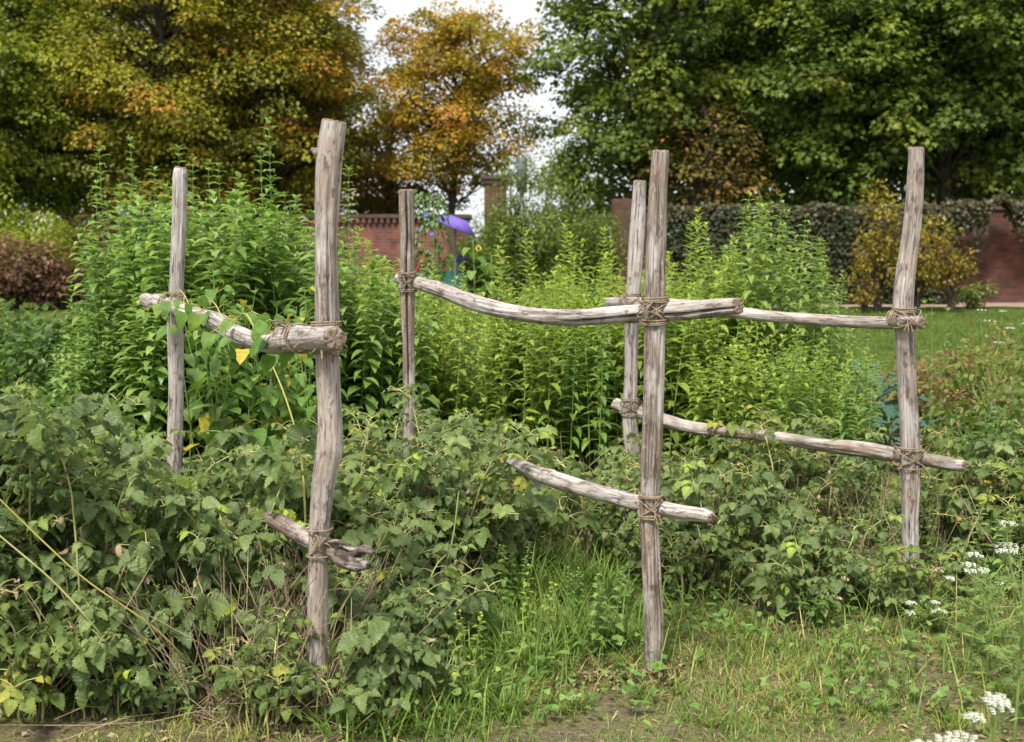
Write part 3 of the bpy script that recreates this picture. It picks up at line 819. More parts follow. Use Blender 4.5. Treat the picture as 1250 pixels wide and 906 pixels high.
# young plants in front, near the foot of the crooked post and beside the grass
for i, (px, py, h, lab) in enumerate([(505, 835, .27, 'young raspberry plant at the foot of the thick crooked post, on its right'),
                                      (520, 790, .36, 'young raspberry plant in the grass, halfway between the crooked post and the long grass'),
                                      (490, 885, .20, 'smallest raspberry plant, lowest in the photo beside the crooked post'),
                                      (560, 735, .30, 'small bright raspberry plant by the bare soil behind the long grass'),
                                      (325, 872, .24, 'low raspberry shoot among brown stalks left of the crooked post')]):
    g = G(px, py); root, H = protos['l' if i != 0 else 'm'][i % 3]
    o = copy_tree(root, (g.x, g.y, -.01), i * 1.9, h / H); tag(o, lab, 'raspberry plant', None)
    if 'group' in o: del o['group']
# long bare arching canes of the left plants
for i, (pts, lab) in enumerate([
    ([(-5, 605, 3.40), (60, 668, 3.40), (110, 712, 3.42), (190, 768, 3.50), (232, 815, 3.6), (245, 852, 3.75)], 'long bare yellowish cane sloping across the lower left thicket'),
    ([(-5, 650, 3.42), (70, 715, 3.45), (130, 785, 3.5), (165, 850, 3.7)], 'shorter bare cane below the long sloping one at the left edge'),
    ([(330, 440, 4.6), (350, 490, 4.5), (366, 550, 4.4), (372, 620, 4.3), (374, 760, 4.25)], 'tall bright yellow stalk leaning just left of the crooked post'),
    ([(560, 600, 4.3), (552, 660, 4.28), (535, 720, 4.26), (525, 775, 4.25)], 'upright pale stalk rising right of the crooked post'),
    ([(478, 640, 3.9), (450, 690, 3.85), (415, 745, 3.75), (395, 790, 3.75)], 'green cane leaning against the foot of the crooked post')]):
    a = Acc(); w = catmull([tuple(P(*p)) + (.0038 - .0004 * k,) for k, p in enumerate(reversed(pts))], .03)
    tube(a, w[:, :3], w[:, 3] * (1.25 if i == 2 else 1), 7, .6)
    o = a.build('bare_cane', M_YSTEM if i in (0, 2) else M_CANE); tag(o, lab, 'cane')

# ------------------------------------------------------------------ upright herbs
def herb(seed, H, nst, rad, Lmax, Lmin, wid, gap, mat, T=T_LAN, name='tall_herb', opp=True, up=.35, start=.12, droop=(.2, .7), lean=.06, topgap=.5):
    r = random.Random(seed); root = empty(name); ac, al = Acc(), Acc()
    pos, ax, LL, WW, DR, VA, NM = [], [], [], [], [], [], []
    for s in range(nst):
        a0 = r.uniform(0, 6.28); rr = rad * math.sqrt(r.random()); h = H * r.uniform(.78, 1.03)
        b = Vector((math.cos(a0) * rr, math.sin(a0) * rr, 0)); le = Vector((r.uniform(-1, 1), r.uniform(-1, 1), 0)) * lean * h
        pts = [b + le * t ** 1.5 + Vector((0, 0, h * t)) for t in [i / 7 for i in range(8)]]
        tube(ac, pts, [.005 * (1 - .7 * i / 7) for i in range(8)], 5, r.uniform(.2, .9))
        z = start * h; q = 0; cv = r.uniform(-.1, .1)
        while z < h:
            t = z / h; p = b + le * t ** 1.5 + Vector((0, 0, z))
            sz = (Lmin + (Lmax - Lmin) * math.sin(min(1, (1 - t) * 1.5 + .02) * PI / 2)) * (1 if t > .25 else .5 + 2 * t)
            for k in range(2 if opp else 1):
                az = q * (PI / 2 if opp else 2.4) + k * PI + a0 + r.uniform(-.25, .25)
                d = Vector((math.cos(az), math.sin(az), up + .5 * t ** 3 + r.uniform(-.25, .2)))
                pos.append(tuple(p)); ax.append(tuple(d)); NM.append((r.uniform(-.2, .2), r.uniform(-.2, .2), 1))
                l = sz * r.uniform(.8, 1.15); LL.append(l); WW.append(l * wid * r.uniform(.85, 1.15)); DR.append(r.uniform(*droop))
                VA.append(min(max(.45 + cv + r.gauss(0, .13) + .3 * t ** 3, 0), 1))
            z += gap * (1 - topgap * t ** 2) * r.uniform(.85, 1.15); q += 1
        for k in range(5):
            az = r.uniform(0, 6.28); pos.append(tuple(pts[-1])); ax.append((math.cos(az) * .6, math.sin(az) * .6, 1)); NM.append((-math.cos(az), -math.sin(az), 1))
            LL.append(Lmin * .8); WW.append(Lmin * wid); DR.append(.3); VA.append(.85)
    add_leaves(al, T, pos, ax, NM, LL, WW, DR, VA)
    ac.build('stem', M_STEM, root); al.build('foliage', mat, root)
    return root, H

tall = [herb(200 + i, 1.9, 5, .22, .215, .09, .44, .078, M_TALL, up=.15, droop=(.3, 1.0), lean=.11) for i in range(5)]
gold = [herb(300 + i, 1.25, (9, 7, 10, 6, 8)[i], .24, (.125, .15, .10, .16, .12)[i], .055, (.36, .42, .32, .30, .45)[i], (.036, .045, .030, .05, .038)[i], (M_GOLD, M_GOLD, M_GOLD, M_TALL, M_GOLD)[i], T_LAN, 'goldenrod', i in (1, 3), .25, .20, (.3, 1.0), (.10, .16, .08, .14, .2)[i]) for i in range(5)]
spire = [herb(400 + i, 1.75, 3, .12, .18, .06, .36, .066, M_RSP, T_LAN, 'spire_herb', True, .25, .15, (.5, 1.0), .04) for i in range(3)]
spike = [herb(440 + i, 1.5, 2, .06, .12, .05, .32, .05, M_GOLD, T_LAN, 'goldenrod', True, .4, .3, (.2, .6), .03) for i in range(2)]

def herb_field(n, pr, xr, yr, topf, ok, label, cat, group, mind, seed, jit=(-.12, .04)):
    r = random.Random(seed); pts = []; tries = 0
    while len(pts) < n and tries < n * 80:
        tries += 1
        x, y = r.uniform(*xr), r.uniform(*yr); px = CX + FPX * x / y
        if not ok(px, x, y): continue
        if any((x - a) ** 2 + (y - b) ** 2 < mind ** 2 for a, b in pts): continue
        zt = CAMZ - (topf(px) - HOR) * y / FPX + r.uniform(*jit)
        if zt < .25: continue
        root, H = r.choice(pr)
        place(root, (x, y, gz(x, y) - .01), r.uniform(0, 6.28), zt / H, label, cat, group); pts.append((x, y))
    return pts

herb_field(52, tall, (-4.4, -.6), (6.6, 8.6), lambda px: interp(px, [(60, 430), (90, 370), (125, 262), (150, 235), (230, 225), (340, 215), (365, 240), (420, 290), (500, 330)]),
           lambda px, x, y: 85 < px < 500, 'tall leafy herb in the dense green stand behind the left trellis', 'herb', 'tall herbs behind the left trellis', .24, 21, (-.22, .04))
herb_field(14, tall, (-4.6, -1.5), (6.2, 7.2), lambda px: interp(px, [(40, 440), (90, 400), (150, 330), (250, 300), (350, 310), (480, 400)]),
           lambda px, x, y: 70 < px < 440, 'shorter leafy herb along the near edge of the green stand left', 'herb', 'shorter herbs at the front of the left stand', .22, 22, (-.15, .05))
herb_field(120, gold, (-1.4, 2.6), (7.0, 10.4), lambda px: interp(px, [(420, 300), (470, 322), (520, 352), (600, 355), (700, 335), (760, 330), (860, 330), (930, 345)]),
           lambda px, x, y: 425 < px < 905, 'yellow-green leafy plant in the bright bed behind the middle trellis', 'garden plant', 'bright yellow-green plants of the middle bed', .20, 23, (-.30, .10))
tsp = [herb(240 + i, 1.9, 2, .05, .15, .06, .36, .075, M_TALL, up=.3, droop=(.3, .9), lean=.04) for i in range(3)]
for i, (px, top) in enumerate([(132, 192), (148, 178), (172, 182), (190, 215), (208, 176), (240, 205), (262, 208), (300, 178), (318, 195), (334, 158), (348, 190), (278, 212), (425, 215), (438, 250), (118, 232), (228, 190)]):
    Y = 7.2 + (i % 4) * .28; z = P(px, top, Y).z; root, H = tsp[i % 3]
    place(root, ((px - CX) / FPX * Y, Y, 0), i * 1.3, z / H, 'single tall flower stalk standing above the green stand behind the left trellis', 'herb', 'tall stalks above the left green stand')
for i, (px, top) in enumerate([(620, 282), (655, 286), (678, 278), (698, 300), (710, 292), (742, 285), (835, 275), (850, 262), (868, 280), (890, 300), (530, 325), (575, 330), (600, 310), (728, 315), (462, 300), (448, 285)]):
    Y = 7.6 + (i % 3) * .5; z = P(px, top, Y).z; root, H = spike[i % 2]
    place(root, ((px - CX) / FPX * Y, Y, 0), i * 1.3, z / (H * 1.0), 'slender plant spike rising above the bright yellow-green middle bed', 'garden plant', 'spikes rising above the middle bed')
herb_field(26, spire, (1.3, 2.9), (7.3, 8.8), lambda px: interp(px, [(860, 290), (900, 262), (935, 240), (960, 262), (1000, 248), (1025, 330), (1040, 380)]),
           lambda px, x, y: 865 < px < 1035, 'tall spire of stacked drooping leaves before the creeper hedge', 'herb', 'tall spires right of the middle bed', .22, 25, (-.25, .0))
herb_field(22, gold, (1.2, 3.1), (6.3, 7.5), lambda px: interp(px, [(830, 400), (900, 405), (960, 400), (1040, 425), (1060, 460)]),
           lambda px, x, y: 830 < px < 1060, 'low leafy plant at the foot of the tall spires', 'garden plant', 'low plants below the spires', .22, 26)

weed = [herb(470 + i, .5, 4, .07, .075, .03, .5, .035, M_TALL if i % 2 else M_GOLD, T_OV, 'weed_plant', bool(i % 2), .35, .15, (.3, .9), .15) for i in range(4)]
for i, (px, py) in enumerate([(590, 770), (625, 742), (655, 800), (705, 760), (575, 830), (735, 800), (545, 770), (640, 715)]):
    g = G(px, py); root, H = weed[i % 4]; place(root, (g.x, g.y, 0), i * 1.7, .22 / H + .1 * (i % 3), 'broad-leaved weed growing up through the long grass left of the middle front post', 'weed', 'weeds in the long grass')
herb_field(34, weed, (-2.6, 2.7), (3.75, 6.2), lambda px: interp(px, [(0, 700), (300, 720), (420, 760), (560, 700), (700, 640), (860, 660), (1100, 640), (1250, 600)]),
           lambda px, x, y: y > interp(px, [(0, 3.6), (400, 3.8), (560, 4.4), (640, 5.0), (800, 4.9), (1250, 4.6)]), 'small bright leafy weed sprouting at the front of the raspberry thickets', 'weed', 'leafy weeds among the raspberries', .16, 41, (-.1, .12))

# ------------------------------------------------------------------ broad-leaved plants on and behind the left rail
def broad(seed, H, nst, rad, L, mat=M_BROAD, name='broad_leaved_plant', wid=.72, gap=.07, yel=.05, start=.2):
    r = random.Random(seed); root = empty(name); ac, al = Acc(), Acc()
    pos, ax, LL, WW, DR, VA, NM = [], [], [], [], [], [], []
    for s in range(nst):
        a0 = r.uniform(0, 6.28); h = H * r.uniform(.7, 1)
        b = Vector((math.cos(a0), math.sin(a0), 0)) * rad * r.random(); le = Vector((r.uniform(-1, 1), r.uniform(-1, 1), 0)) * .14 * h
        pts = [b + le * (i / 7) ** 1.5 + Vector((0, 0, h * i / 7)) for i in range(8)]
        tube(ac, pts, [.005 * (1 - .6 * i / 7) for i in range(8)], 5, .5)
        z = h * start; q = 0
        while z < h:
            t = z / h; p = b + le * t ** 1.5 + Vector((0, 0, z)); az = q * 2.4 + r.uniform(-.5, .5)
            o = Vector((math.cos(az), math.sin(az), .5)); e = p + o.normalized() * r.uniform(.03, .07); tube(ac, [p, e], [.0018, .0014], 4, .6)
            pos.append(tuple(e)); ax.append((math.cos(az), math.sin(az), r.uniform(-.9, .1))); NM.append((r.uniform(-.3, .3), r.uniform(-.3, .3), 1))
            l = L * r.uniform(.6, 1.15) * (1 - .45 * t ** 3); LL.append(l); WW.append(l * wid * r.uniform(.85, 1.1)); DR.append(r.uniform(.1, .6))
            VA.append(1 if r.random() < yel else min(max(r.gauss(.5, .17), 0), .93))
            z += gap * r.uniform(.7, 1.3); q += 1
    add_leaves(al, T_HEART, pos, ax, NM, LL, WW, DR, VA)
    ac.build('stem', M_STEM, root); al.build('foliage', mat, root); return root, H
bro = [broad(600 + i, 1.2, 5, .14, .135) for i in range(3)]
herb_field(11, bro, (-2.2, -1.1), (5.65, 6.5), lambda px: interp(px, [(225, 330), (300, 325), (380, 350), (420, 420)]),
           lambda px, x, y: 232 < px < 385, 'plant with large pointed leaves just behind the left trellis rail', 'broad-leaved plant', 'large-leaved plants behind the left rail', .17, 31, (-.35, .05))

# vine tangled along the left upper rail
vr = empty('climbing_vine', tuple(P(290, 405, fAB(290)))); ac, al = Acc(), Acc(); vo = np.array(vr.location)
pts = []
for k in range(40):
    px = 190 + k * 4.4; Y = fAB(px) - .055 + .05 * math.sin(k * .9)
    pts.append(np.array(P(px, interp(px, [(178, 355), (240, 372), (290, 392), (340, 405), (400, 400)]) + 12 * math.sin(k * .7), Y)) - vo)
tube(ac, pts, .0025, 5, .8)
pos, ax, NM, LL, VA = [], [], [], [], []
for k in range(34):
    p = pts[random.randint(0, 33)]; e = p + rng.normal(0, 1, 3) * (.04, .03, .04) - np.array((0, .02, .02)); tube(ac, [p, (p + e) / 2 + (0, 0, .01), e], .0014, 4, .9)
    pos.append(e); ax.append((random.uniform(-1, 1), random.uniform(-.8, .2), random.uniform(-1.6, -.1))); NM.append((random.uniform(-.4, .4), -.8, .6)); LL.append(random.uniform(.035, .08)); VA.append(random.choice((.35, .45, .55, .7, .8, .62, .5, .84)))
add_leaves(al, T_HEART, pos, ax, NM, LL, np.array(LL) * .75, .4, VA)
ac.build('stem', M_YSTEM, vr); al.build('foliage', M_BROAD, vr); tag(vr, 'yellowing vine tangled along the sagging upper rail of the left trellis', 'vine')

# ------------------------------------------------------------------ leafy shrubs
def shrub(name, c, rx, ry, rz, n, L, mat, label, cat, group=None, T=T_DIA, stemmat=M_BARK, lumps=14, seed=0, wid=.6, zmin=0.0, base=0.0, droop=.3):
    """woody shrub: stems from the foot to many leaf clumps"""
    r = np.random.default_rng(seed + 5); root = empty(name, (c[0], c[1], base)); ac, al = Acc(), Acc()
    d = unit(r.normal(0, 1, (lumps, 3))); d[:, 2] = np.where(d[:, 2] < -.55, d[:, 2] * .6, d[:, 2])
    cen = d * np.array((rx, ry, rz)) * r.uniform(.3, .95, (lumps, 1)) + np.array((0, 0, c[2] - base))
    cen[:, 2] = np.maximum(cen[:, 2], zmin + .1 * rz)
    for q in cen:
        tube(ac, [(q[0] * .1, q[1] * .1, -.05), (q[0] * .35, q[1] * .35, q[2] * .5), q], [.03 * rz, .02 * rz, .006 * rz], 5)
    lr = .42 * (rx * ry * rz) ** (1 / 3) * r.uniform(.7, 1.3, lumps)
    li = r.integers(0, lumps, n); u = unit(r.normal(0, 1, (n, 3)))
    rr = r.uniform(.45, 1.05, (n, 1)) * lr[li][:, None]
    pos = cen[li] + u * rr * np.array((1, 1, .8)); pos[:, 2] = np.maximum(pos[:, 2], .02 + r.uniform(0, .1, n))
    ax = u + r.normal(0, .5, (n, 3)); ax[:, 2] -= .25
    nm = u * .6 + np.array((0, 0, .9)) + r.normal(0, .35, (n, 3))
    LL = L * r.uniform(.6, 1.2, n); va = np.clip(.5 + (r.uniform(-.22, .22, lumps))[li] + r.normal(0, .13, n), 0, 1)
    add_leaves(al, T, pos, ax, nm, LL, LL * wid, droop, va)
    ac.build('stem', stemmat, root); al.build('foliage', mat, root); tag(root, label, cat, group); return root

# low dark bushes at the left edge behind the raspberries
for i, (px, Y, rx, h) in enumerate([(-40, 7.2, .75, .95), (30, 7.7, .7, 1.05), (95, 7.0, .55, .78), (-20, 9.5, .9, 1.1), (75, 6.3, .5, .62), (10, 6.0, .55, .66)]):
    x = (px - CX) / FPX * Y
    shrub('leafy_bush', (x, Y, h * .5), rx, rx * .8, h * .5, 2600, .07, M_SHRUB, 'dark green leafy bush at the left edge behind the raspberries', 'bush', 'dark green bushes at the left edge', T_OV, seed=40 + i, lumps=22, wid=.55)
# far bushes on the left
M_YG = tree_mat('yellow_green_leaf', [(0, (.12, .17, .02)), (.6, (.26, .31, .03)), (1, (.42, .40, .05))])
M_RB = tree_mat('reddish_leaf', [(0, (.09, .05, .035)), (.6, (.20, .11, .07)), (1, (.28, .18, .08))])
M_OL = tree_mat('olive_leaf', [(0, (.06, .10, .02)), (.6, (.12, .17, .03)), (1, (.22, .25, .05))])
for (px, Y, rx, h, m, lab) in [(-25, 30, 2.2, 2.7, M_YG, 'yellow-green bush cut by the left edge, tallest of the far bushes'), (52, 29, 1.2, 2.4, M_YG, 'yellow-green rounded bush on the far side of the lawn'),
                               (98, 31, 1.3, 2.2, M_OL, 'olive bush far left, partly behind the tall herbs'), (18, 25, 1.1, 1.55, M_RB, 'reddish brown bush in front of the yellow-green bushes'),
                               (75, 25.5, .8, 1.1, M_RB, 'small brown bush beside the reddish one'), (150, 31, 1.6, 2.3, M_RB, 'rusty bush glimpsed behind the tall herbs'), (-60, 24, .9, 1.7, M_RB, 'dull red bush at the very left')]:
    shrub('far_bush', ((px - CX) / FPX * Y, Y, h * .5), rx, rx * .8, h * .5, 4200, .13, m, lab, 'bush', seed=px + 300, lumps=30)
# feathery shrubs in the middle distance
M_FE = tree_mat('feathery_leaf', [(0, (.055, .09, .015)), (.6, (.13, .18, .025)), (1, (.22, .27, .04))])
for (px, Y, rx, h, lab) in [(622, 23, .85, 3.0, 'feathery green shrub in front of the brick chimney-like pillar'), (682, 24, 1.0, 2.85, 'bushy feathery shrub right of the grey pole'),
                            (722, 25, .8, 2.3, 'small feathery shrub next to the iron railing'), (585, 22, .5, 1.7, 'low feathery shrub behind the sunflowers')]:
    shrub('feathery_shrub', ((px - CX) / FPX * Y, Y, h * .52), rx, rx, h * .52, 5200, .11, M_FE, lab, 'shrub', seed=px, lumps=34, wid=.35)
M_YS = tree_mat('autumn_shrub_leaf', [(0, (.12, .05, .02)), (.35, (.20, .13, .02)), (.7, (.30, .25, .025)), (1, (.24, .25, .03))])
for (px, rx, h, n_, lab) in [(1082, .62, 2.65, 1500, 'tall narrow orange-yellow shrub just left of the bent post top'), (1130, .75, 2.2, 1700, 'broad yellow autumn shrub directly behind the bent post'),
                            (1168, .42, 1.75, 800, 'small yellow shrub nearest the bare brick of the wall'), (1060, .35, 1.1, 500, 'low yellow-green shrub under the tall narrow orange one')]:
    shrub('autumn_shrub', ((px - CX) / FPX * 24, 24 + px % 3 * .3, h * .52), rx, rx, h * .5, n_, .10, M_YS, lab, 'shrub', seed=px, lumps=20)
shrub('low_shrub', ((1190 - CX) / FPX * 25, 25.3, .3), .6, .4, .3, 900, .09, M_OL, 'small dark weed clump at the foot of the brick wall', 'shrub', seed=78, lumps=9)
# creeper hedge over the wall; right end added to darken a shadowed recess
M_CR = tree_mat('creeper_leaf', [(0, (.03, .035, .02)), (.6, (.06, .075, .03)), (.85, (.11, .10, .05)), (1, (.16, .10, .06))])
hr = empty('creeper_hedge', (6.0, 27.3, 0)); ac, al = Acc(), Acc(); n = 24000
hx = rng.uniform(-2.4, 4.3, n); hz = rng.uniform(0, 1, n)
top = np.array([2.34 + .16 * noise.noise(Vector((x * 1.3, 2, 0))) + .08 * noise.noise(Vector((x * 5, 2, 0))) for x in hx])
hy = rng.uniform(-.3, .05, n) + .12 * np.sin(hx * 3) * hz
e_ = rng.uniform(4.2, 9.5, 6000); hx[:0] = 0; hx = np.concatenate([hx, e_]); hz = np.concatenate([hz, 1.12 - np.abs(rng.normal(0, .10, 6000)) * (1.3 + np.sin(e_ * 3.1) + np.sin(e_ * 7.7) * .6)]); hy = np.concatenate([hy, rng.uniform(-.15, .3, 6000)]); top = np.concatenate([top, np.full(6000, 2.2)]); n += 6000
add_leaves(al, T_DIA, np.stack([hx, hy, hz * top], -1), rvec(n) + np.array((0, -.4, -.6)), rvec(n, .4) + np.array((0, -1, .5)), .11, .09, .3, np.clip(rng.normal(.5, .2, n) + (hz > .9) * .2, 0, 1))
for k in range(22):
    x = -2.3 + k * .31; tube(ac, [(x, .1, -.05), (x + .1, -.02, 1), (x + random.uniform(-.3, .3), .05, 2.0)], [.03, .02, .008], 5)
ac.build('stem', M_BARK, hr); al.build('foliage', M_CR, hr); tag(hr, 'dark creeper hedge growing along the wall behind the tall spires', 'hedge')

# ------------------------------------------------------------------ brick wall, pillars, railing, pole, distant building
def brick_mat(name, c1, c2, mortar, sc=1.0):
    m, nt, out = newmat(name)
    tc = nt.nodes.new('ShaderNodeTexCoord'); sep = nt.nodes.new('ShaderNodeSeparateXYZ'); link(nt, tc.outputs['Object'], sep.inputs[0])
    cm = nt.nodes.new('ShaderNodeCombineXYZ'); link(nt, math_(nt, 'ADD', sep.outputs[0], sep.outputs[1]), cm.inputs[0]); link(nt, sep.outputs[2], cm.inputs[1])
    b = nt.nodes.new('ShaderNodeTexBrick'); link(nt, cm.outputs[0], b.inputs['Vector'])
    b.inputs['Color1'].default_value = (*c1, 1); b.inputs['Color2'].default_value = (*c2, 1); b.inputs['Mortar'].default_value = (*mortar, 1)
    b.inputs['Scale'].default_value = 1; b.inputs['Brick Width'].default_value = .27; b.inputs['Row Height'].default_value = .09; b.inputs['Mortar Size'].default_value = .012
    b.inputs['Bias'].default_value = .1
    nz = noise_(nt, tc.outputs['Object'], 2.2, 4, .6)
    col = mixc(nt, 1, b.outputs[0], ramp(nt, nz, [(.35, (.40, .40, .45)), (.65, (1.05, 1.0, 1.0))]), 'MULTIPLY')
    col = mixc(nt, ramp(nt, noise_(nt, tc.outputs['Object'], 1.1, 4, .7), [(.50, (0, 0, 0)), (.62, (.75, .75, .75))]), col, (.045, .042, .038))
    bs = nt.nodes.new('ShaderNodeBsdfPrincipled'); link(nt, col, bs.inputs['Base Color']); bs.inputs['Roughness'].default_value = .9
    bp = nt.nodes.new('ShaderNodeBump'); bp.inputs['Strength'].default_value = .6; bp.inputs['Distance'].default_value = .02
    link(nt, math_(nt, 'SUBTRACT', 1, b.outputs[1]), bp.inputs['Height']); link(nt, bp.outputs[0], bs.inputs['Normal'])
    link(nt, bs.outputs[0], out.inputs[0]); return m
BRICK = brick_mat('old_brick', (.27, .075, .04), (.12, .042, .03), (.12, .085, .065))
BRICK2 = brick_mat('red_brick', (.33, .10, .065), (.22, .075, .05), (.22, .16, .13))
STONE = simple_mat('coping', (.05, .04, .03), (.12, .09, .07), 6, .9)
wr = empty('brick_wall', (12.0, 28.2, 0))
a = Acc(); box(a, (0, 0, 1.12), (19, .36, 2.3)); a.build('wall_face', BRICK, wr, False)
a = Acc(); box(a, (0, 0, 2.31), (19.1, .46, .08)); a.build('coping', STONE, wr, False)
for k, x in enumerate((-9.3, -1.4, 5.0)):
    a = Acc(); box(a, (x, -.03, 1.18 if k else 1.25), (.52, .52, 2.42 if k else 2.55)); a.build('pier', BRICK, wr, False)
tag(wr, 'old red brick garden wall with coping behind the lawn on the right', 'wall')

BRICK3 = brick_mat('dark_red_brick', (.20, .07, .045), (.11, .05, .035), (.12, .09, .07))  # red brick in a darker tone, for the pillars
def pillar(px, Y, w, top, lab):
    r0 = empty('brick_pillar', ((px - CX) / FPX * Y, Y, 0)); z = P(px, top, Y).z
    a = Acc(); box(a, (0, 0, z / 2 - .1), (w, w, z - .2)); a.build('shaft', BRICK3, r0, False)
    a = Acc(); box(a, (0, 0, z - .15), (w * 1.18, w * 1.18, .10)); box(a, (0, 0, z - .052), (w * 1.34, w * 1.34, .09))
    a.build('cap', STONE, r0, False); tag(r0, lab, 'pillar')
pillar(605, 27.5, .52, 214, 'brick gate pillar with a stepped cap rising above the feathery shrubs')
pillar(560, 29.5, .5, 262, 'short brick pillar partly hidden behind the sunflower')
# grey pole
pr0 = empty('grey_pole', ((637 - CX) / FPX * 26, 26, 0)); z = P(637, 192, 26).z; zs = P(637, 235, 26).z
MET = simple_mat('painted_metal', (.10, .12, .15), (.15, .17, .20), 5, .5); DK = simple_mat('dark_metal', (.02, .022, .025), (.035, .035, .04), 5, .5)
a = Acc(); tube(a, [(0, 0, 0), (0, 0, zs)], .05, 10, cap=True); a.build('pole', MET, pr0)
a = Acc(); tube(a, [(0, 0, zs), (0, 0, z - .03), (0, 0, z)], [.115, .115, .10], 14, cap=True); a.build('lamp_head', MET, pr0); tag(pr0, 'slim grey pole with a cylindrical head above the shrubs', 'pole')
# iron railing
ir = empty('iron_railing', (2.55, 28.2, 0)); x0, x1 = -1.15, .35
for zz in (.3, 2.05):
    a = Acc(); box(a, ((x0 + x1) / 2, 0, zz), (x1 - x0, .03, .04)); a.build('crossbar', DK, ir, False)
for k in range(12):
    x = x0 + .05 + k * (x1 - x0 - .1) / 11; a = Acc(); tube(a, [(x, -.03, 0), (x, -.03, 2.15), (x, -.03, 2.28)], [.011, .011, .002], 6); a.build('bar', DK, ir)
tag(ir, 'black iron railing joining the end pier of the brick wall', 'railing')
# brick building with dentil cornice on the left of the gap
bl = empty('brick_building', (-4.1, 32, 0)); a = Acc(); box(a, (0, 1.5, 1.09), (5.6, 3, 2.1)); a.build('wall', BRICK2, bl, False)
zt = P(455, 268, 30.5).z; a = Acc(); box(a, (0, 1.5, 2.20), (5.8, 3.2, .10)); a.build('cornice', STONE, bl, False)
a = Acc()
for k in range(33): box(a, (-2.72 + k * .17, -.04, 2.08), (.08, .09, .14))
tag(a.build('dentil_course', BRICK2, bl, False)); tag(bl, 'low red brick outbuilding with a toothed cornice behind the split post', 'building')
# purple parasol
PUR = simple_mat('purple_fabric', (.10, .065, .34), (.19, .13, .50), 9, .8, .4)
pa = empty('parasol', ((556 - CX) / FPX * 21, 21, 0)); zc = P(556, 263, 21).z
a = Acc(); V, T = [(-.06, 0, .20)], []
R0 = .40
for k in range(16): t = k * 2 * PI / 16; s = 1 if k % 2 else .96; V.append((math.cos(t) * R0 * s * .6, math.sin(t) * R0 * s * .6, .14 - .05 * math.cos(t))); 
for k in range(16): t = k * 2 * PI / 16; s = 1 if k % 2 else .93; V.append((math.cos(t) * R0 * s, math.sin(t) * R0 * s, -.03 - .16 * math.cos(t)))
for k in range(16): T.append((0, 1 + k, 1 + (k + 1) % 16))
Q = [(1 + k, 17 + k, 17 + (k + 1) % 16, 1 + (k + 1) % 16) for k in range(16)]
a.add(V, [T, Q]); o = a.build('canopy', PUR, pa); o.location = (0, 0, zc - .20)
md = o.modifiers.new('thick', 'SOLIDIFY'); md.thickness = .01
a = Acc()
for k in range(8): t = k * PI / 4; tube(a, [(-.05, 0, .18 + zc - .2), (math.cos(t) * R0 * .95, math.sin(t) * R0 * .95, -.05 - .16 * math.cos(t) + zc - .2)], .006, 5)
a.build('rib', MET, pa)
a = Acc(); tube(a, [(0, 0, 0), (0, 0, zc - .03)], .018, 8); a.build('pole', MET, pa); tag(pa, 'purple garden parasol tilted between the split post and the feathery shrub', 'parasol')
# planter with flowers
pb = empty('planter_box', ((540 - CX) / FPX * 21.5, 21.5, 0)); TEAL = simple_mat('teal_paint', (.02, .11, .10), (.03, .15, .13), 5, .5)
a = Acc(); 
for s in (-1, 1): box(a, (0, s * .19, .69), (.95, .03, .5)); box(a, (s * .46, 0, .69), (.03, .35, .5))
box(a, (0, 0, .9), (.88, .34, .02)); a.build('box', TEAL, pb, False)
for sx in (-.42, .42):
    for sy in (-.15, .15):
        a = Acc(); box(a, (sx, sy, .22), (.06, .06, .44)); a.build('leg', TEAL, pb, False)
for k, (x, colr) in enumerate([(-.42, (.55, .06, .05)), (-.33, (.60, .20, .03)), (.14, (.45, .62, .06)), (.20, (.50, .66, .25)), (.02, (.30, .05, .06)), (.38, (.10, .10, .40))]):
    a = Acc(); n = 60; u = unit(rng.normal(0, 1, (n, 3))); add_leaves(a, T_DIA, u * .06 + np.array((x, 0, 1.06 + .05 * (k % 3))), u, u + .3, .06, .05, .2, rng.random(n))
    tube(a, [(x, 0, .9), (x, 0, 1.05)], .008, 5)
    a.build('flower_clump', simple_mat('petals_%s' % ('red', 'orange', 'lime', 'pale_lime', 'crimson', 'violet')[k], colr, tuple(min(c * 1.3, .8) for c in colr), 20, .7), pb)
tag(pb, 'teal planter box of red, orange and lime flowers under the purple parasol', 'planter')

